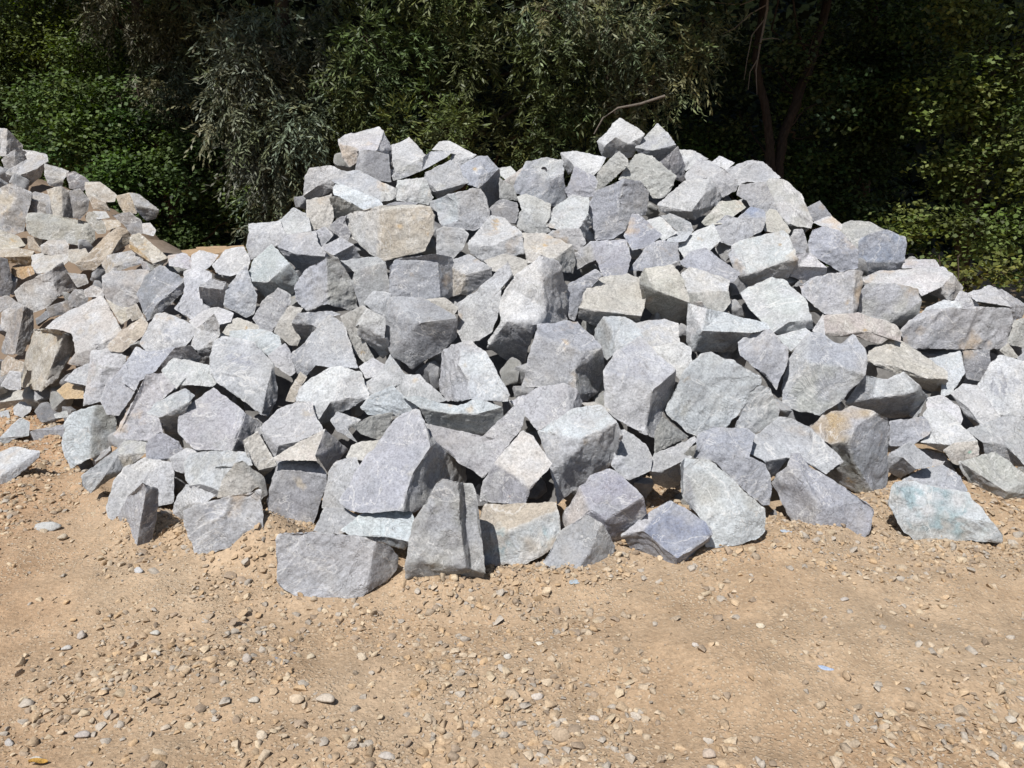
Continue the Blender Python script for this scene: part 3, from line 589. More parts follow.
LAND = dict(   # stones described by hand; the others are placed by the nearest of these
 E17=("square tan block standing upright high in the main heap, cream left side", "the tan square block"),
 F6=("blue-grey stone with a round drill hole near the crest", "the drilled stone"),
 D18=("bluish-white slab jutting out over a dark hollow mid-heap", "the jutting bluish slab"),
 J4=("large boulder with a smooth ochre top at the right foot", "the ochre-topped boulder"),
 O13=("teal and white streaked boulder lying alone on the sand at right", "the teal streaked boulder"),
 H6=("grooved tapering pillar-like stone standing at the front of the heap", "the grooved pillar stone"),
 H1=("grey granite block farthest forward on the sand, dark right end", "the foremost granite block"),
 F10=("pale peaked stone, the highest one on the main heap", "the highest peaked stone"),
 N26=("long grey beam-shaped stone with a flat face near the right edge", "the long grey beam stone"),
 G4=("flat cream-topped stone right of centre in the main heap", "the flat cream-topped stone"),
 K6=("pale green-white boulder tilted like a diamond, rusty upper-left corner", "the green-white diamond boulder"),
 I7=("blue speckled cube resting on one corner at the front foot", "the blue speckled cube"),
 B2d=("cream and tan striped stone with dark right side, left heap", "the striped tan stone"),
 B29=("blue-black speckled block leaning in the dip between both heaps", "the blue-black leaning block"),
 A15=("long khaki slab lying level across the left heap", "the long khaki slab"),
 I2=("pale pyramid-shaped stone with a small red mark on its dark face", "the red-marked pyramid stone"),
 E9=("overhanging pale stone with tan underside on the left crest", "the left crest overhang stone"),
 L13=("large white stone with a rusty line across its top", "the rust-lined white stone"),
 C2hh=("narrow upright stone with dark right side at the left foot", "the narrow upright foot stone"),
 C2ee=("greenish-white upright slab at the left edge of the main heap", "the greenish upright slab"),
 H23=("huge pointed blue-grey boulder above the front blocks, shaded right side", "the huge pointed boulder"),
 G16=("big squarish boulder in the centre with a rusty patch at its top edge", "the rusty-edged central boulder"),
 K5=("large pale boulder with a rough khaki underside, right of centre", "the khaki-bellied boulder"),
 D14=("dark grey cube with rough shaded right face, left of centre", "the rough dark cube"),
 C2aa=("broad flat grey slab face with dark right edge, lower left", "the broad grey slab"),
 E7=("thin icy-blue slab above the tan square block", "the thin icy-blue slab"),
 J3=("long lavender-grey boulder pointing right on the sand", "the long lavender boulder"),
 C2mm=("rectangular grey block set in the sand at the lower left front", "the sand-set grey block"),
 G2=("large pale boulder with a brown scooped facet at the centre", "the scooped central boulder"),
 O9=("flat-topped greenish block at the right edge of the foot", "the flat-topped edge block"),
 H2=("icy-blue flat slab tucked behind the foremost granite block", "the icy-blue front slab"),
 A1=("pale block at the very top of the left heap", "the left heap's top block"),
 I3=("big block with bluish top and shaded right face near the front", "the bluish-topped big block"),
 L2=("flat white-topped stone with grey right side below the peaks", "the flat white-topped stone"),
 N19=("blue-grey rounded block on the right crest against the trees", "the blue right-crest block"),
 J8=("wedge-shaped greenish-white stone on the sand, dark left edge", "the greenish wedge stone"),
 P2o=("grey flat-topped stone on the dirt at the left picture edge", "the grey stone at left edge"),
)
stones = []
for ln in STONES.strip().split("\n"):
    p = ln.split(";"); sid, col = p[0].split(); ox, oy = TILES[sid[0]]
    V = np.array([[float(k) for k in q.split(",")] for q in p[1].split()])/4 + (ox, oy)
    fs = []
    for f in p[2].split():
        m = re.match(r"([A-Z]+)([a-z]?)=([a-z]+)$", f); idx = [ord(k)-97 for k in m[3]]; q = V[idx]
        A = 0.5*np.sum(q[:, 0]*np.roll(q[:, 1], -1) - np.roll(q[:, 0], -1)*q[:, 1])
        if A > 0: idx = idx[::-1]            # counter-clockwise as the camera sees it (pixel y points down)
        fs.append((m[1], m[2] or col, idx, abs(A)))
    sp = []
    if len(p) > 3:
        for q in p[3].split():
            c, r = q.split("@"); x, y, rad = map(float, r.split(",")); sp.append((c, ox+x/4, oy+y/4, rad/4*1.3))
    stones.append(dict(id=sid, col=col, V=V, F=fs, spots=sp, area=sum(f[3] for f in fs)))

def tri_fan(poly, P2):
    """ear clipping of one face in pixel space"""
    idx = list(poly); out = []
    def cr(a, b, c): return (b[0]-a[0])*(c[1]-a[1]) - (b[1]-a[1])*(c[0]-a[0])
    guard = 0
    while len(idx) > 3 and guard < 200:
        guard += 1; best = None
        for k in range(len(idx)):
            a, b, c = idx[k-1], idx[k], idx[(k+1) % len(idx)]
            A, B, C = P2[a], P2[b], P2[c]
            if cr(A, B, C) >= -1e-9: continue       # y down: ccw-on-screen is negative
            if any(cr(A, B, P2[q]) <= 0 and cr(B, C, P2[q]) <= 0 and cr(C, A, P2[q]) <= 0 for q in idx if q not in (a, b, c)): continue
            l = np.linalg.norm(A-C)
            if best is None or l < best[0]: best = (l, k)
        if best is None: break
        k = best[1]; out.append((idx[k-1], idx[k], idx[(k+1) % len(idx)])); idx.pop(k)
    for k in range(1, len(idx)-1): out.append((idx[0], idx[k], idx[k+1]))
    return out

def build_stone(S, name="stone"):
    P2 = S["V"].copy(); nV = len(P2); F = S["F"]
    edges = {}
    for f in F:
        for a, b in zip(f[2], f[2][1:]+f[2][:1]): edges[(a, b)] = 1
    bnd = [(a, b) for (a, b) in edges if (b, a) not in edges]; bv = sorted({a for e in bnd for a in e})
    cen = P2[bv].mean(0)
    d = P2[bv]-cen; P2[bv] += d/np.linalg.norm(d, axis=1, keepdims=True)*1.1     # neighbours touch
    lo = P2[:, 1].max(); u0, v0 = cen
    Ys = float(surf_Y(u0, v0))
    vf = float(smooth_interp(u0, FOOT))
    size = math.sqrt(S["area"])*mpp(v0, Ys)
    if lo > vf-14: Ys = min(Ys, float(ground_Y(u0, max(lo, vf-14))) + 0.22*size)     # stands on the ground
    else: Ys -= 0.10*size
    size = math.sqrt(S["area"])*mpp(v0, Ys); S["size"] = size; S["Y"] = Ys; S["c"] = (u0, v0)
    R = ray(P2[:, 0], P2[:, 1]); lr = np.random.default_rng(abs(hash_id(S["id"])))
    # depth of every corner from the facing of the faces it belongs to
    A, B = [], []
    def row(r, b, wt): A.append(r*wt); B.append(b*wt)
    for cl, fc, idx, ar in F:
        n = np.array(DIRS[cl]) + lr.normal(0, 0.07, 3); n /= np.linalg.norm(n)
        q = R[idx]@n; wt = (ar/S["area"])**0.5/size
        for k, i in enumerate(idx):
            r = np.zeros(nV); r[idx] -= q/len(idx); r[i] += q[k]; row(r, 0, wt)
    r = np.full(nV, 1/nV); row(r, Ys, 8/size)
    for i in range(nV):
        r = np.zeros(nV); r[i] = 1; row(r, Ys + 0.25*(float(surf_Y(P2[i, 0], P2[i, 1]))-float(surf_Y(u0, v0))), 0.12/size)
    Y = np.linalg.lstsq(np.array(A), np.array(B), rcond=None)[0]
    Y = Ys + np.clip(Y-Ys, -0.55*size, 0.7*size)
    if lo > vf-14:
        k = np.argmax(P2[:, 1]); gp = CAMP + R[k]*float(ground_Y(P2[k, 0], P2[k, 1])); gh = float(ground_h(gp[None, 0], gp[None, 1])[0]) - 0.014
        Y += np.clip((gh - CAM_H)/R[k, 2] - Y[k], -0.7, 0.7)
        S["ground"] = True
    V = CAMP + R*Y[:, None]
    T, FI = [], []
    for fi, (cl, fc, idx, ar) in enumerate(F):
        if len(F) == 1 and len(idx) > 3:       # a single broad face: break it gently
            c0 = P2[idx].mean(0) + lr.normal(0, 1.5, 2); c3 = CAMP + ray(c0[0], c0[1])*(Y[idx].mean() - size*lr.uniform(.03, .12))
            P2 = np.vstack([P2, c0]); V = np.vstack([V, c3]); k = len(V)-1
            for a, b in zip(idx, idx[1:]+idx[:1]): T.append((a, b, k)); FI.append(fi)
        else:
            for t in tri_fan(idx, P2): T.append(t); FI.append(fi)
    # the unseen back: two rings behind the outline, closed at the rear
    fw = V[bv].mean(0) - CAMP; fw /= np.linalg.norm(fw); bd = fw*0.85 + np.array([0, 0.25, -0.12]); bd /= np.linalg.norm(bd)
    cc = V[bv].mean(0); ids = {}; n0 = len(V); ext = []
    for j, a in enumerate(bv):
        rel = V[a]-cc; rel = rel - fw*(rel@fw)
        base = cc + rel + fw*((V[a]-cc)@fw)
        e1 = base - rel*0.10 + bd*size*lr.uniform(.14, .26)
        e2 = cc + rel*0.62 + bd*size*lr.uniform(.48, .62) + fw*max(0.0, (V[a]-cc)@fw)*0.6
        ids[a] = (n0+2*j, n0+2*j+1); ext += [e1, e2]
    ext.append(cc + bd*size*0.66); ce = n0+2*len(bv); V = np.vstack([V, ext])
    nb = len(F)
    for a, b in bnd:
        a1, a2 = ids[a]; b1, b2 = ids[b]
        for t in ((b, a, a1), (b, a1, b1), (b1, a1, a2), (b1, a2, b2), (b2, a2, ce)): T.append(t); FI.append(nb)
    if S.get("ground"): V[n0:, 2] = np.maximum(V[n0:, 2], -0.06)
    V, T, FI = refine(V, T, min(max(size/22.5, 0.010), 0.024), FI, 8, nb)
    V = laplace(V, T, 0.25)
    sd_ = lr.uniform(0, 50, 3)
    N = normals(V, T); Q = V/size + sd_
    strat = lr.normal(0, 1, 3); strat /= np.linalg.norm(strat)
    sq = Q + 0.0; dd = sq@strat; sq = sq + np.outer(dd*lr.uniform(0, 2.5), strat)
    disp = 0.016*fbm(sq*3.0, 2, 3) + 0.006*fbm(sq*9, 3, 5) - 0.022*np.maximum(0, vnoise(sq*5.0, 8)-0.25)
    disp += 0.006*np.abs(fbm(sq*17, 2, 6))
    bed = dd*lr.uniform(3.5, 7) + 0.55*fbm(Q*2.4, 2, 14); saw = bed - np.floor(bed); saw = np.minimum(saw/0.82, (1-saw)/0.18)
    disp += lr.choice([0.0, 0.006, 0.012, 0.018])*(saw - 0.5)*np.clip(0.6 + fbm(Q*1.7, 2, 15), 0, 1.2)
    disp -= 0.016*np.clip(1 - np.abs(vnoise(sq*1.3 + 0.25*fbm(Q*4, 2, 29)[:, None], 21))*9, 0, 1)*np.clip(vnoise(sq*1.9, 22)*2.2, 0, 1)      # open joints
    disp -= 0.03*np.maximum(0, vnoise(Q*7.5, 23) - 0.45)                                                         # chips
    disp -= 0.055*np.maximum(0, vnoise(Q*2.3, 31) - 0.30)                                                          # scooped breaks
    rdg = 1 - np.abs(vnoise(sq*3.6, 33)); disp += lr.uniform(0.0, 0.022)*(rdg**3 - 0.3)
    V = V + N*(disp*size)[:, None]
    N = normals(V, T); cv = -((laplace(V, T, 1.0) - V)*N).sum(1)/size          # break the sharp edges unevenly
    ed = np.clip(cv*170, 0, 1)*np.clip(0.25 + 1.1*fbm(Q*7, 2, 35), 0, 1.3); V = V - N*(ed*0.020*size)[:, None]
    # colours per face, real tone and painted shade alike, stains at their places
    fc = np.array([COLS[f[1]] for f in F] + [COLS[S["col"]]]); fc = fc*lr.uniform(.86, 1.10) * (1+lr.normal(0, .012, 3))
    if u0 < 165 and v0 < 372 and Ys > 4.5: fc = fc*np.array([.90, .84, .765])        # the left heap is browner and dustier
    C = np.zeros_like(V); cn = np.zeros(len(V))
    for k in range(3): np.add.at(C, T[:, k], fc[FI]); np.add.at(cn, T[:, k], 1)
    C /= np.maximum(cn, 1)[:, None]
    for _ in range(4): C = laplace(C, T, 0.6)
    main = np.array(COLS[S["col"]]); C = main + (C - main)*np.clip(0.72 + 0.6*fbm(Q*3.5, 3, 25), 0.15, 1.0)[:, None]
    if S["spots"]:
        pu, pv = project(V)
        for c, x, y, rad in S["spots"]:
            rr = rad*(1 + 0.7*fbm(Q*5, 3, 9)); wgt = np.clip(1.6 - 1.6*np.hypot(pu-x, pv-y)/(rr*1.25), 0, 1)*np.clip(0.42 + 1.5*fbm(sq*7, 4, 27), 0, 0.9)
            C = C*(1-wgt[:, None]) + np.array(COLS[c])*wgt[:, None]
    base = np.array([V[:, 0].mean(), V[:, 1].mean(), V[:, 2].min()])
    me = mesh_tris(name, V-base, T, True, C); me.set_sharp_from_angle(angle=math.radians(38))
    o = link(name, me, ROCK, None, base); S["obj"] = o; S["n"] = len(T)
    return o
def hash_id(s):
    h = 7
    for ch in s: h = (h*131 + ord(ch)) % 1000003
    return h
for S in stones: build_stone(S, "boulder" if S["area"] > 1500 else "stone")

# labels: hand-written for the landmarks, the rest described by look and place
areas = sorted(S["area"] for S in stones); q1, q3 = areas[len(areas)//3], areas[2*len(areas)//3]
seen = {}
lands = [S for S in stones if S["id"] in LAND]
for S in stones:
    if S["id"] in LAND: S["label"] = LAND[S["id"]][0]; seen[S["label"]] = 1
ORD = ["", "nearest ", "second ", "third ", "fourth ", "fifth ", "sixth "]
for S in stones:
    if S["id"] in LAND: continue
    V = S["V"]; Wd = np.ptp(V[:, 0]); Ht = np.ptp(V[:, 1])
    sz = "small" if S["area"] < q1 else ("large" if S["area"] > q3 else "medium")
    shape = "long flat stone" if Wd > 1.8*Ht else ("tall narrow stone" if Ht > 1.5*Wd else ("boulder" if S["area"] > q3 else "angular stone"))
    cl = {f[0] for f in S["F"]}; big = max(S["F"], key=lambda f: f[3])[1]; cs = [f[1] for f in S["F"]]
    extra = ""
    other = [c for c in cs if c != big]
    if other: extra = " with one %s side" % WORD[other[0]]
    elif cl & {"D", "DL"}: extra = " with shaded underside"
    elif cl & {"R"}: extra = " with shaded right side"
    dist = sorted(((S["c"][0]-q["c"][0])**2 + (S["c"][1]-q["c"][1])**2, k) for k, q in enumerate(lands))
    for dd, k in dist:
        q = lands[k]; dx, dy = S["c"][0]-q["c"][0], S["c"][1]-q["c"][1]; an = math.degrees(math.atan2(-dy, dx)) % 360
        rel = ["right of", "above right of", "above", "above left of", "left of", "below left of", "below", "below right of"][int((an+22.5)//45) % 8]
        lab = "%s %s %s%s, %s %s" % (sz, WORD[big], shape, extra, rel, LAND[q["id"]][1])
        if lab not in seen and len(lab.split()) <= 16: break
    seen[lab] = 1; S["label"] = lab
for S in stones:
    left = S["c"][0] < 160 and S["c"][1] < 372 and S["Y"] > 4.5
    tag(S["obj"], S["label"], "boulder" if S["area"] > 1500 else "stone", "stones of the left heap" if left else "stones of the main heap")
print("stones", len(stones), "tris", sum(S["n"] for S in stones), "duplicate labels", len(stones)-len(seen))

# the drill hole of the crest stone
def drill_hole():
    S = [q for q in stones if q["id"] == "F6"][0]; o = S["obj"]; me = o.data
    V = np.empty(len(me.vertices)*3, np.float32); me.vertices.foreach_get("co", V); V = V.reshape(-1, 3) + np.array(o.location)
    pu, pv = project(V); k = np.argmin(np.hypot(pu-543.7, pv-168.7) + 40*(V[:, 1]-V[:, 1].min())); p = V[k]
    f = p-CAMP; f /= np.linalg.norm(f); r = 0.020; up = np.array([0, 0, 1.0]); sx = np.cross(f, up); sx /= np.linalg.norm(sx); sy = np.cross(sx, f)
    n = 16; a = np.linspace(0, 2*math.pi, n, endpoint=False)
    ring = lambda rr, dd: p + f*dd + rr*(np.cos(a)[:, None]*sx + np.sin(a)[:, None]*sy)
    VV = np.concatenate([ring(r*1.05, -0.004), ring(r*0.92, -0.007), ring(r*0.85, -0.002), [p + f*0.004]]); T = []
    for q in range(2):
        for i in range(n): j = (i+1) % n; T += [(q*n+i, q*n+j, q*n+n+j), (q*n+i, q*n+n+j, q*n+n+i)]
    for i in range(n): T.append((2*n+i, 2*n+(i+1) % n, 3*n))
    c = link("drill_hole", mesh_tris("drill_hole", VV-np.array(o.location), np.array(T)), HOLE, o); c["label"] = "round dark drill hole"
drill_hole()

# smaller stones seen down in the gaps
def hull_rock(seed, sub_L=0.24, squash=(1, .8, .7), pts=13):
    lr = np.random.default_rng(seed); import bmesh
    bm = bmesh.new(); P = lr.normal(0, 1, (pts, 3)); P /= np.linalg.norm(P, axis=1, keepdims=True); P *= lr.uniform(.8, 1.1, (pts, 1))*np.array(squash)
    for p in P: bm.verts.new(p)
    r = bmesh.ops.convex_hull(bm, input=bm.verts); bmesh.ops.delete(bm, geom=[v for v in bm.verts if not v.link_faces], context='VERTS')
    bmesh.ops.triangulate(bm, faces=bm.faces); bm.verts.index_update()
    V = np.array([v.co[:] for v in bm.verts]); T = np.array([[v.index for v in f.verts] for f in bm.faces]); bm.free()
    if sub_L: 
        V, T, _ = refine(V, T, sub_L); V = laplace(V, T, .4); N = normals(V, T); V = V + N*(0.05*fbm(V*2.5+seed, 3, 3)+0.02*fbm(V*8+seed, 2, 5))[:, None]
    return V, T
def place_label(what, u, v):
    for dd, k in sorted(((u-q["c"][0])**2 + (v-q["c"][1])**2, k) for k, q in enumerate(lands)):
        q = lands[k]; an = math.degrees(math.atan2(q["c"][1]-v, u-q["c"][0])) % 360
        lab = "%s, %s %s" % (what, ["right of", "above right of", "above", "above left of", "left of", "below left of", "below", "below right of"][int((an+22.5)//45) % 8], LAND[q["id"]][1])
        if lab not in seen: break
    seen[lab] = 1; return lab
def gap_stones():
    st = 4; U, Vv = np.meshgrid(np.arange(-20, 1050, st), np.arange(100, 620, st)); cov = np.zeros(U.shape, bool)
    for S in stones:
        for cl, fc, idx, ar in S["F"]:
            q = S["V"][idx]; r = np.zeros(U.shape, bool)
            for i in range(len(q)):
                (x0, y0), (x1, y1) = q[i], q[(i+1) % len(q)]
                c = (y0 > Vv) != (y1 > Vv); r ^= c & (U < (x1-x0)*(Vv-y0)/(y1-y0 if y1 != y0 else 1e-9)+x0)
            cov |= r
    vf = smooth_interp(U, FOOT); vc = smooth_interp(U, CREST)
    need = (~cov) & (Vv > vc+20) & (Vv < vf-10); pr = []
    for k in range(4):
        V, T = hull_rock(300+k); me = mesh_tris("wedged_stone", V, T, True, np.tile(np.array(COLS["gdnp"[k]]), (len(V), 1))); me.materials.append(ROCK); me.set_sharp_from_angle(angle=math.radians(38)); pr.append(me)
    cells = np.argwhere(need); rng.shuffle(cells); n = 0
    for a, b in cells:
        if not need[a, b] or n >= 180: continue
        u, v = U[a, b], Vv[a, b]; need &= np.hypot(U-u, Vv-v) > 11
        left = u < 165 and v < 372; rad = rng.uniform(10, 15) if left else rng.uniform(13, 19); Y = float(surf_Y(u, v)) + (0.12 if left else 0.26); c = W(u, v, Y); s = rad*mpp(v, Y)
        o = link("wedged_stone", pr[n % 4], None, None, c); o.scale = (s,)*3; o.rotation_euler = rng.uniform(0, 6.28, 3)
        o.name = "wedged_stone"; tag(o, place_label("small shaded stone wedged in a gap", u, v), "stone", "stones wedged in the gaps"); n += 1
    print("gap stones", n)
gap_stones()

# ------------------------------------------------------------------ loose pebbles, flakes and gravel on the sand
PCOL = [(.38,.30,.215), (.44,.345,.24), (.37,.315,.25), (.45,.385,.30), (.31,.255,.20), (.42,.315,.205), (.37,.345,.31), (.47,.40,.30), (.40,.32,.23)]
PEB = [  # photo x, y, width px, height ratio, colour, label
 (248,659,13,1.15,(.36,.32,.28),"egg-shaped grey-brown pebble on the sand below the foremost granite block"),
 (326,696,25,.72,(.45,.39,.32),"largest rounded beige pebble on the left foreground sand"),
 (298,698,19,.8,(.46,.37,.27),"tan pebble just left of the largest beige pebble"),
 (386,747,20,.75,(.42,.38,.34),"rounded grey-beige pebble near the bottom edge left of centre"),
 (562,726,26,.85,(.36,.28,.20),"round brown cobble near the bottom edge at centre"),
 (708,751,18,1.0,(.44,.36,.29),"flat brownish stone at the bottom edge right of centre"),
 (140,574,15,.7,(.42,.42,.42),"light grey pebble on the left sand below the upright foot stone"),
 (66,638,13,.8,(.42,.40,.37),"square grey pebble on the far left sand"),
 (82,628,13,1.1,(.38,.34,.30),"upright brown pebble beside the square grey pebble, far left"),
 (83,727,20,.7,(.38,.34,.31),"long grey pebble in the lower left corner area"),
 (10,735,16,.7,(.36,.34,.32),"dark pebble at the lower left picture edge"),
 (155,626,13,.8,(.42,.40,.36),"small pale pebble left of the pebble patch at left centre"),
 (157,655,14,.8,(.44,.40,.34),"rounded beige pebble in the left sand track"),
 (310,650,11,1.0,(.45,.38,.28),"ochre pebble right of the slate flakes"),
 (362,652,15,.9,(.44,.37,.28),"tan cobble below the grooved pillar stone's left side"),
 (255,700,14,.9,(.44,.40,.34),"pale pebble left of the tan pebble in the foreground"),
 (190,720,13,.9,(.45,.38,.28),"tan pebble at the lower left of the foreground"),
 (165,722,13,.8,(.45,.38,.30),"beige pebble among the cluster at lower left"),
 (263,735,14,1.1,(.46,.39,.30),"upright tan pebble near the bottom, left of centre"),
 (292,744,13,.8,(.44,.39,.33),"grey-tan pebble near the bottom edge, left of centre"),
 (508,655,10,.9,(.46,.43,.38),"white-grey pebble below the tan-topped front slab"),
 (538,638,12,.8,(.52,.48,.40),"bright cream pebble on sand below the centre front stones"),
 (538,690,16,.7,(.46,.41,.36),"pale flat pebble in the right foreground patch near centre"),
 (592,709,18,.6,(.45,.40,.35),"pale elongated pebble above the round brown cobble"),
 (636,704,16,.7,(.46,.40,.33),"beige pebble right of the round brown cobble"),
 (884,718,18,.6,(.47,.41,.31),"flat beige stone in the lower right gravel"),
 (760,630,11,.8,(.50,.44,.34),"cream pebble on the sand below the long lavender boulder"),
 (843,600,13,.6,(.40,.36,.32),"greyish pebble on the right sand below the lavender boulder"),
 (695,650,9,.8,(.45,.41,.37),"small grey pebble in the middle of the right sand"),
 (1010,715,14,1.0,(.47,.42,.35),"pale pebble at the lower right picture edge"),
 (50,523,33,.5,(.38,.38,.37),"flat grey stone lying alone on the far left dirt"),
 (63,533,11,1.2,(.42,.36,.28),"tan pebble leaning on the flat grey stone, far left"),
 (38,755,15,.7,(.40,.37,.33),"grey pebble beside the yellow leaf, bottom left"),
]
FLAKE = [(300,648,26,.38,(.24,.28,.34),"thin blue-grey slate flake on the sand below the foremost block"),
 (276,654,13,.5,(.22,.24,.28),"small dark slate chip left of the larger slate flake"),
 (825,669,20,.5,(.30,.36,.47),"bright blue slate flake on the right foreground sand"),
 (575,578,22,.4,(.33,.38,.42),"bluish flat chip beside the sand at the middle foot"),
 (785,545,16,.5,(.33,.37,.42),"bluish chip on the sand right of the greenish wedge stone"),
 (643,494,10,.5,(.38,.38,.38),"grey chip in the sandy nook right of the bluish-topped block")]
PEBV, PEBT = hull_rock(900, 0.35, (1, .85, .62)); PEBV2, PEBT2 = hull_rock(905, 0.35, (1, .8, .7)); PEBV = laplace(laplace(PEBV, PEBT, .5), PEBT, .5); PEBV2 = laplace(PEBV2, PEBT2, .5)
def put_pebble(k, d, name, cat, thin=1.0):
    x, y, wd, ra, col, lab = d; Y = float(ground_Y(x, y)); p = W(x, y, Y); s = wd*mpp(y, Y)/2
    V, T = (PEBV, PEBT) if k % 2 else (PEBV2, PEBT2)
    V = V.copy(); V *= np.array([s, s*max(.6, ra)*1.05, s*ra*1.0*thin]); V += np.random.default_rng(k).normal(0, .03*s, (1, 3))
    a = random.uniform(-.5, .5); ca, sa = math.cos(a), math.sin(a); V = V@np.array([[ca, sa, 0], [-sa, ca, 0], [0, 0, 1]])
    V[:, 2] -= V[:, 2].min(); o = link(name, mesh_tris(name, V, T, True, np.tile(col, (len(V), 1))), GRAVEL)
    o.location = (p[0], p[1]-0.3*s, float(ground_h(np.array([p[0]]), np.array([p[1]]))[0]) - 0.12*s)
    tag(o, lab, cat, "loose pebbles on the sand")
for k, d in enumerate(PEB): put_pebble(k, d, "pebble", "pebble")
for k, d in enumerate(FLAKE): put_pebble(k, d, "slate_flake", "stone chip", 0.45)

def gravel():
    # crumbs of earth and rounded pebbles, thrown in patches
    protos, crumbs = [], []
    for k in range(10):
        protos.append(hull_rock(700+k, None, (1, .84, .62), 13)); crumbs.append(hull_rock(740+k, None, (1, .85, .6), 6))
    VV, TT, CC = [], [], []; off = 0
    def emit(x, y, s, seed_col):
        nonlocal off
        V, T = (protos if s > .0125 else crumbs)[rng.integers(10)]
        a = rng.uniform(0, 6.28); ca, sa = math.cos(a), math.sin(a); tx = rng.normal(0, .25)
        Q = V@np.array([[ca, sa, 0], [-sa, ca, 0], [0, 0, 1]])*s*rng.uniform(.75, 1.25, 3); Q[:, 2] += Q[:, 0]*tx
        z = GZ(x, y) + 0.18*s
        VV.append(Q + (x, y, z)); TT.append(T + off); CC.append(np.tile(seed_col, (len(V), 1))); off += len(V)
    n = 245000
    x = rng.uniform(-5.2, 5.2, n); y = 1.0 + 5.4*rng.uniform(0, 1, n)**1.15
    P = np.stack([x, y, 0*x], -1); dens = 0.47 + 0.60*fbm(P*1.5, 3, 41) + 0.3*fbm(P*5, 2, 42)
    u, v = project(np.c_[x, y, 0*x]); vf = smooth_interp(u, FOOT)
    near_foot = np.exp(-np.maximum(0, v-vf)/28)*0.5
    keep = (rng.uniform(0, 1, n) < np.clip(dens+near_foot, .08, 1)) & (v > vf-25)
    size = np.where(rng.uniform(0, 1, n) < .72, np.exp(rng.normal(math.log(.0072), .35, n)), np.exp(rng.normal(math.log(.0132), .33, n))); size = np.clip(size, .004, .027)
    hz = ground_h(x, y); GZ = None
    for i in np.flatnonzero(keep):
        GZ = lambda a, b, h=hz[i]: h
        c = np.array(PCOL[rng.integers(len(PCOL))])*rng.uniform(.85, 1.12)
        emit(x[i], y[i], size[i], c*np.array([1.0, .945, .88]))
    me = mesh_tris("gravel", np.concatenate(VV), np.concatenate(TT), True, np.concatenate(CC)); me.set_sharp_from_angle(angle=math.radians(58))
    tag(link("gravel", me, GRAVEL), "loose beige gravel and crumbs strewn over the sandy ground", "gravel", None, "stuff")
    print("gravel", len(VV), sum(len(t) for t in TT))
gravel()
def fallen_leaf():
    p = W(38, 761, float(ground_Y(38, 761))); n = 9; V = []; 
    for i in range(n):
        t = i/(n-1); wd = .011*math.sin(math.pi*t)**.7; x = (t-.5)*.05
        V += [(x, -wd, .010+.006*math.sin(5*t)), (x, 0, .005+.004*math.sin(5*t)), (x, wd, .011+.004*math.cos(4*t))]
    Q = []
    for i in range(n-1):
        for j in (0, 1): Q.append((3*i+j, 3*i+3+j, 3*i+4+j, 3*i+1+j))
    V = np.array(V); B = V - (0, 0, .0012); m = len(V); Q = np.array(Q); Q = np.concatenate([Q, Q[:, ::-1]+m])
    o = link("fallen_leaf", mesh_tris("fallen_leaf", np.concatenate([V, B]), Q), plain("yellow_leaf", (.46, .27, .07), .7, 40, .2))
    o.location = (p[0], p[1], float(ground_h(p[None, 0], p[None, 1])[0])+.004); o.rotation_euler = (0, 0, .15)
    tag(o, "yellow fallen leaf on the gravel in the bottom left corner", "leaf")
fallen_leaf()
# weathered boards in the dip between the heaps
def board(pts, Y, th, label):
    P = np.array([W(u, v, yy) for (u, v), yy in zip(pts, Y)]); top = P; bot = P - (0, 0, th); n = len(P)
    V = np.concatenate([top, bot]); T = [(0, 1, 2), (0, 2, 3), (4, 6, 5), (4, 7, 6)]
    for i in range(4): j = (i+1) % 4; T += [(i, i+4, j), (j, i+4, j+4)]
    V2, T2, _ = refine(V, np.array(T), .05); V2 = V2 + .006*np.stack([fbm(V2*14, 2, s) for s in (1, 2, 3)], -1)
    c = V2.mean(0); o = link("timber_board", mesh_tris("timber_board", V2-c, T2, False), TIMBER, None, c); tag(o, label, "board", "boards in the dip between the heaps")
board([(160,252),(243,245),(246,250),(166,259)], [6.6,6.6,6.3,6.3], .05, "weathered tan board lying behind the dip between the two heaps")
board([(196,247),(226,245.5),(228,250),(199,252)], [6.9,6.9,6.75,6.75], .04, "short tan plank on the soil just behind the longer board")

# ------------------------------------------------------------------ trees and shrubs
def tube(path, rad, n=8, rough=0.0):
    path = np.array(path, float); m = len(path); V = []
    tan = np.gradient(path, axis=0); tan /= np.linalg.norm(tan, axis=1, keepdims=True)+1e-9
    for i in range(m):
        a = np.array([1.0, 0, 0]) if abs(tan[i, 0]) < .8 else np.array([0, 1.0, 0])
        sx = np.cross(tan[i], a); sx /= np.linalg.norm(sx); sy = np.cross(tan[i], sx)
        th = np.linspace(0, 2*math.pi, n, endpoint=False); rr = rad[i]*(1+rough*rng.normal(0, 1, n))
        V.append(path[i] + (np.cos(th)*rr)[:, None]*sx + (np.sin(th)*rr)[:, None]*sy)
    T = []
    for i in range(m-1):
        for j in range(n): k = (j+1) % n; T += [(i*n+j, i*n+k, i*n+n+k), (i*n+j, i*n+n+k, i*n+n+j)]
    return np.concatenate(V), np.array(T)
def join(parts):
    V, T, o = [], [], 0
    for v, t in parts: V.append(v); T.append(t+o); o += len(v)
    return np.concatenate(V), np.concatenate(T)
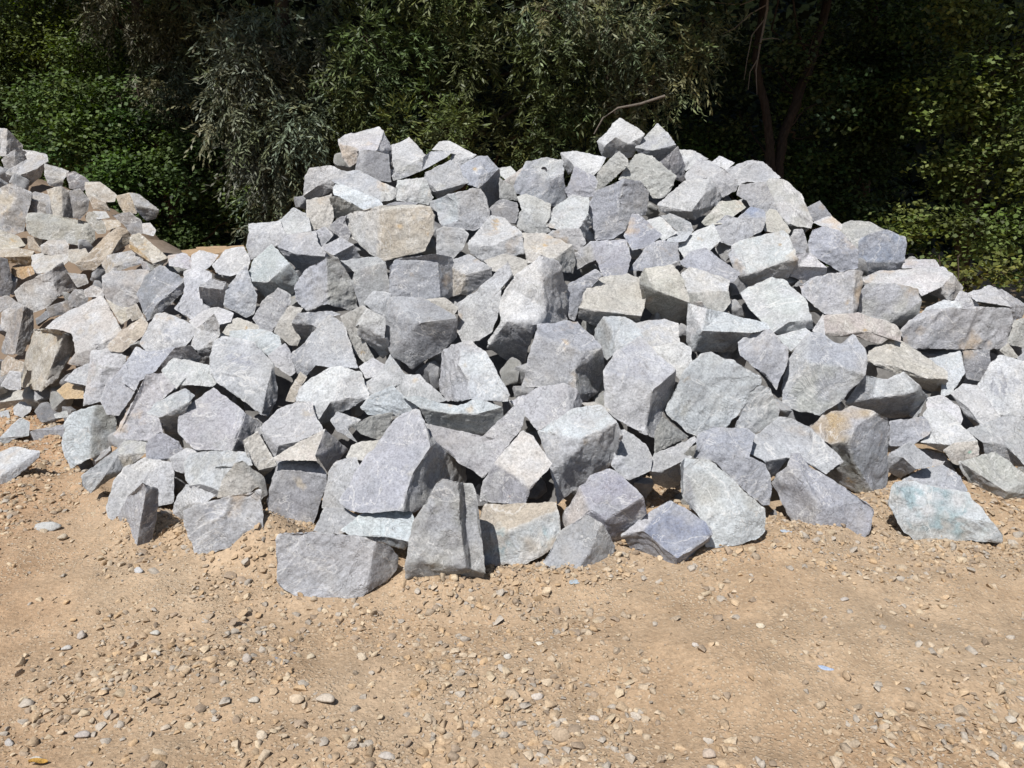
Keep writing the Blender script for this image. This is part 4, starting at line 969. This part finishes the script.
def curve(a, b, n=8, wob=.12, sag=0.0):
    a, b = np.array(a, float), np.array(b, float); t = np.linspace(0, 1, n)[:, None]; L = np.linalg.norm(b-a)
    d = wob*L*np.stack([fbm(np.c_[t*2.3, t*0+rng.uniform(0, 99), t*0], 2, k) for k in range(3)], -1)*np.sin(math.pi*t)
    p = a + (b-a)*t + d; p[:, 2] += sag*L*np.sin(math.pi*t[:, 0]); return p
def leaves(P, ax, up, ln, wd, cols):
    """one folded diamond blade per row: base P, direction ax"""
    ax = ax/(np.linalg.norm(ax, axis=1, keepdims=True)+1e-9); sd = np.cross(ax, up); sd /= np.linalg.norm(sd, axis=1, keepdims=True)+1e-9
    l, w_ = ln[:, None], wd[:, None]; n = len(P)
    V = np.stack([P, P + ax*l*.45 + sd*w_*.5, P + ax*l, P + ax*l*.45 - sd*w_*.5], 1).reshape(-1, 3)
    return V, np.arange(4*n).reshape(n, 4), cols
def unit(n): 
    q = rng.normal(0, 1, (n, 3)); return q/np.linalg.norm(q, axis=1, keepdims=True)
def lobe(c, r, kind, col, dens=1.0, big=1.0, droop=.5):
    r3 = np.array([r*1.05, r*.85, r]); col = np.array(col)*rng.uniform(.72, 1.3)*np.array([rng.uniform(.85, 1.2), 1, rng.uniform(.75, 1.15)])
    def colours(n, tw):
        v = np.clip(1 + .32*rng.normal(0, 1, (n, 1)), .35, 1.9); hue = np.array([1.1, 1.0, .75]); k = rng.uniform(0, 1, (n, 1))**2*.35
        return np.array(col)*v*(1-k) + np.array(col)*hue*v*k
    if kind == "willow":
        nt_ = int(190*dens*(r/.5)**2/big**1.6); q = unit(nt_); q[:, 1] -= .25; q /= np.linalg.norm(q, axis=1, keepdims=True)
        rad = rng.uniform(.45, 1.05, (nt_, 1))**.6; bump = 1+.4*fbm(q*2.4+c, 2, 55)[:, None]
        st = c + q*r3*rad*bump; d = q*rng.uniform(.3, .9, (nt_, 1)) + np.array([0, -.1, -droop]) + rng.normal(0, .4, (nt_, 3)); d /= np.linalg.norm(d, axis=1, keepdims=True)
        m = 17; t = np.linspace(0, 1, m); TL = rng.uniform(.16, .26+.35*droop, (nt_, 1, 1))*min(big, 1.4)
        pos = st[:, None] + d[:, None]*t[None, :, None]*TL + np.array([0, 0, -.28*droop])*(t**2)[None, :, None]
        side = np.cross(d, np.array([0, 0, 1.0])); side /= np.linalg.norm(side, axis=1, keepdims=True)+1e-9
        sg = np.where(np.arange(m) % 2, 1, -1)[None, :, None]
        ax = d[:, None]*.8 + side[:, None]*sg*.65 + np.array([0, 0, -.6*droop]) + rng.normal(0, .4, (nt_, m, 3))
        P = pos.reshape(-1, 3); n = len(P); ax = ax.reshape(-1, 3)
        return leaves(P, ax, rng.normal(0, .6, (n, 3))+np.array([0, -.3, 1.]), rng.uniform(.055, .105, n)*big, rng.uniform(.015, .025, n)*big, colours(n, nt_))
    n_c = int(64*dens*(r/.5)**2/big**1.8); q = unit(n_c); q[:, 1] -= .2; q /= np.linalg.norm(q, axis=1, keepdims=True)
    rad = rng.uniform(.4, 1.05, (n_c, 1))**.6; bump = 1+.42*fbm(q*2.2+c, 2, 56)[:, None]; cc = c + q*r3*rad*bump
    m = 30; P = (cc[:, None] + rng.normal(0, .10*big, (n_c, m, 3))*np.array([1.25, 1.1, .55])).reshape(-1, 3); n = len(P)
    ax = rng.normal(0, 1, (n, 3))*np.array([1, 1, .45]) + np.repeat(q, m, 0)*.5 + np.array([0, 0, -.25])
    sz = (.064, .048) if kind == "broad" else (.055, .034)
    return leaves(P, ax, rng.normal(0, .45, (n, 3))+np.array([0, -.35, 1.]), rng.uniform(.7, 1.25, n)*sz[0]*big, rng.uniform(.7, 1.25, n)*sz[1]*big, colours(n, n_c))
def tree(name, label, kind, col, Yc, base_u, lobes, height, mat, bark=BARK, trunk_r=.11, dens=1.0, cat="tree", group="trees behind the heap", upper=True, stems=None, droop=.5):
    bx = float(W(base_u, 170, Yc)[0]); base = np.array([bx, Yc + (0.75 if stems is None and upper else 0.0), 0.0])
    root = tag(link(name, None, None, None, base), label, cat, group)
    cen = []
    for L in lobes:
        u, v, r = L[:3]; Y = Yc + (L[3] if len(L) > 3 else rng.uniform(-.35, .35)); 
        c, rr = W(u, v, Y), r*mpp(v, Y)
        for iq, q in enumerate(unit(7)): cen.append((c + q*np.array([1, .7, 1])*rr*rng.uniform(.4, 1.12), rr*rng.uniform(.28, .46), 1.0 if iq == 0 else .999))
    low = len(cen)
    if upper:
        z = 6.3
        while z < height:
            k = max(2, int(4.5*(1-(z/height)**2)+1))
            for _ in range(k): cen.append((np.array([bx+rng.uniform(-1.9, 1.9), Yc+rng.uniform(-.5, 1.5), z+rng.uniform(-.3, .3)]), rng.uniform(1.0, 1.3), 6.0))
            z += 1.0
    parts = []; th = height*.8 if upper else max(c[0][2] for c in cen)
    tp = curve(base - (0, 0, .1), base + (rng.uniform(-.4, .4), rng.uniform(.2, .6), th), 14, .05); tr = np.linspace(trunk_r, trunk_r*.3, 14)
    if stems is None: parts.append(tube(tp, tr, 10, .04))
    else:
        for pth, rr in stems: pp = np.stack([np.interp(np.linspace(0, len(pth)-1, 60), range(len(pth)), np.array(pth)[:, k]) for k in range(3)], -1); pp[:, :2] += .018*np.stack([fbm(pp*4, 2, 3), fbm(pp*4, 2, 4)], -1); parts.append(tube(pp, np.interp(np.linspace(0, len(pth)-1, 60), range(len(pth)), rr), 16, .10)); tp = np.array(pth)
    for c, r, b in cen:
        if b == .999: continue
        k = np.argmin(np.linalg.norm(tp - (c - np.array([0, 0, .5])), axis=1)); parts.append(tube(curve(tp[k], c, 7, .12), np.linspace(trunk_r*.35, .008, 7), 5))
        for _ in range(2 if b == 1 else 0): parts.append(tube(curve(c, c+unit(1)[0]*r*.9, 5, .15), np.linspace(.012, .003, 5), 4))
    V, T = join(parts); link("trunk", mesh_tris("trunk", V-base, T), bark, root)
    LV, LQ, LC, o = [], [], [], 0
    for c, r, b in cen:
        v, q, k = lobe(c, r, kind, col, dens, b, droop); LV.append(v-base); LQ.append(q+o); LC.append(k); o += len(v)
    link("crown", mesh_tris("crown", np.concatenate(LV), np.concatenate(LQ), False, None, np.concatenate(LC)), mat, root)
    return o//4
nl = 0
nl += tree("locust_tree", "dark green feathery-leaved tree at the far left behind the left heap", "small", (.08,.118,.032), 12.6, 30, [(30,40,80),(95,105,70),(15,120,70),(60,165,65),(-50,80,90),(105,20,70),(-30,160,60),(-90,20,90)], 11.5, LEAF, dens=1.25)
nl += tree("leafy_shrub", "bright green leafy shrub in the dip between both heaps", "broad", (.058,.095,.026), 11.0, 165, [(110,150,48),(160,205,50),(205,228,38),(215,190,36),(72,140,40),(170,155,42),(130,110,34),(120,185,40),(60,110,34),(180,245,30)], 3, LEAF, trunk_r=.05, dens=1.15, cat="shrub", group="shrubs behind the heaps", upper=False)
nl += tree("willow_tree", "greyish willow between the dark left tree and the silver willow", "willow", (.085,.095,.055), 11.6, 150, [(130,25,46),(172,85,40),(190,25,50),(150,95,36),(200,110,38),(215,150,30)], 11, LEAF_S, dens=.95)
nl += tree("silver_willow", "silvery grey-green willow hanging down left of the main heap's crest", "willow", (.125,.14,.092), 9.7, 285, [(270,70,46),(285,140,44),(288,205,38),(252,112,34),(318,45,44),(240,35,40),(308,105,38),(262,225,26),(300,170,36),(240,75,30)], 12, LEAF_S, dens=1.1)
nl += tree("olive_willow", "olive green willow directly behind the main heap's left crest", "willow", (.075,.096,.036), 9.6, 455, [(400,60,56),(425,120,46),(480,90,52),(530,115,44),(470,30,50),(352,120,40),(555,65,44),(590,135,36),(372,20,48),(335,60,34),(500,150,34),(440,160,30),(380,150,30)], 12.5, LEAF_S, dens=1.0, droop=.15)
nl += tree("grey_willow", "grey-leaved willow spray overhanging behind the highest peaked stone", "willow", (.11,.128,.07), 9.1, 640, [(620,60,42),(580,22,38),(655,98,30),(690,38,36),(640,15,42),(612,105,26),(665,60,34),(550,10,34)], 11.5, LEAF_S, dens=.75, droop=.3)
t1 = [W(u, v, y) for u, v, y in ((771,235,9.4),(770,170,9.4),(771,140,9.4),(764,105,9.4),(757,60,9.35),(762,10,9.35),(766,-60,9.4),(760,-200,9.5))]
t2 = [W(u, v, y) for u, v, y in ((776,235,9.45),(777,170,9.45),(786,130,9.5),(799,95,9.5),(812,60,9.55),(822,25,9.6),(830,-20,9.7),(850,-150,9.9))]
nl += tree("forked_tree", "forked tree with two bare reddish brown trunks behind the right crest", "broad", (.03,.048,.016), 9.5, 772, [(745,60,26,.5),(800,40,24,-.3),(835,95,24,-.2),(745,130,20,.5),(735,150,26,1.3),(700,140,24,1.2),(730,60,34,1.8),(800,150,22,1.2),(850,40,34,1.2),(770,-70,60,-.6),(825,-50,60,-.4),(730,-45,50,-.6),(790,-130,75,-.9),(850,-110,70,-.6),(745,-150,70,-.9)], 12.5, LEAF, BARK2, .045, .9, stems=[(t1, [.07,.056,.046,.042,.036,.034,.032,.03]), (t2, [.07,.06,.054,.052,.05,.048,.045,.04])])
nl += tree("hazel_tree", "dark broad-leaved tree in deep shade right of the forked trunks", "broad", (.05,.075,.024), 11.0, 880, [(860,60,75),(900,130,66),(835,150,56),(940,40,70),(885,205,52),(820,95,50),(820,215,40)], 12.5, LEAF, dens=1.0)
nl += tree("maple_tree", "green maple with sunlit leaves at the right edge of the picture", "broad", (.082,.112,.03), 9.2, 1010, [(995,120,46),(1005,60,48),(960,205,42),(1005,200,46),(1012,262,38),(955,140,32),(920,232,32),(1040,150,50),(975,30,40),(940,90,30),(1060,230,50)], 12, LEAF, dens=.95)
nl += tree("yellow_green_shrub", "small yellow-green shrub beside the right end of the main heap", "broad", (.10,.115,.03), 7.9, 975, [(968,276,17),(985,283,15),(1008,275,18),(950,262,12)], 1, LEAF, trunk_r=.02, dens=1.1, cat="shrub", group="shrubs behind the heaps", upper=False)
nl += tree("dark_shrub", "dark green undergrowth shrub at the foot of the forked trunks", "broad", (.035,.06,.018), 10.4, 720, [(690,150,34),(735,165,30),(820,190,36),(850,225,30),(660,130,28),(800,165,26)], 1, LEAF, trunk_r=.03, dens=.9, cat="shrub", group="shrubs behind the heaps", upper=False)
print("leaves", nl)
def dead_branches():
    root = tag(link("dead_branch", None, None, None, W(757, 95, 9.1)), "bare pale dead branch hanging beside the forked brown trunks", "branch"); b = np.array(root.location)
    def g(pts, Y, r0): 
        p = np.array([W(u, v, Y) for u, v in pts]); return tube(p-b, np.linspace(r0*.6, .003, len(p)), 6)
    link("main_stem", mesh_tris("main_stem", *g([(768,-30),(767,10),(760,45),(756,70),(757,95)], 9.1, .03)), DEAD, root)
    for pts in ([(764,20),(752,35),(747,60),(744,80)], [(766,5),(750,14),(735,28),(722,34)], [(760,40),(772,38),(784,40)], [(766,-5),(740,5),(712,2)], [(757,60),(750,72),(748,90)]):
        link("twig", mesh_tris("twig", *g(pts, 9.1, .012)), DEAD, root)
    p = [W(u, v, 8.6) for u, v in ((594,134),(603,118),(618,108),(640,104),(665,96))]
    o = link("bare_branch", mesh_tris("bare_branch", *(lambda v, t: (v-p[0], t))(*tube(p, [.006,.009,.011,.013,.015], 7))), DEAD, None, p[0]); tag(o, "curved bare branch reaching out left of the highest peaked stone", "branch")
dead_branches()
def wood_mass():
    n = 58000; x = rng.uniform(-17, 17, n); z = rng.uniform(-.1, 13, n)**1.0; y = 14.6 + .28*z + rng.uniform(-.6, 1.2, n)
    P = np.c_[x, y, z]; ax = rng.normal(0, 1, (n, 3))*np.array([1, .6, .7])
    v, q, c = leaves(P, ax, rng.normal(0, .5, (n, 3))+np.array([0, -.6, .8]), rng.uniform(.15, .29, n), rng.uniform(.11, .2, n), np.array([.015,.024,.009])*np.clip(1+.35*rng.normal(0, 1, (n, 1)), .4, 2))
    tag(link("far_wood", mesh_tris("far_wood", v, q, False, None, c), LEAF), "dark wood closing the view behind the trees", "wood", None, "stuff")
wood_mass()
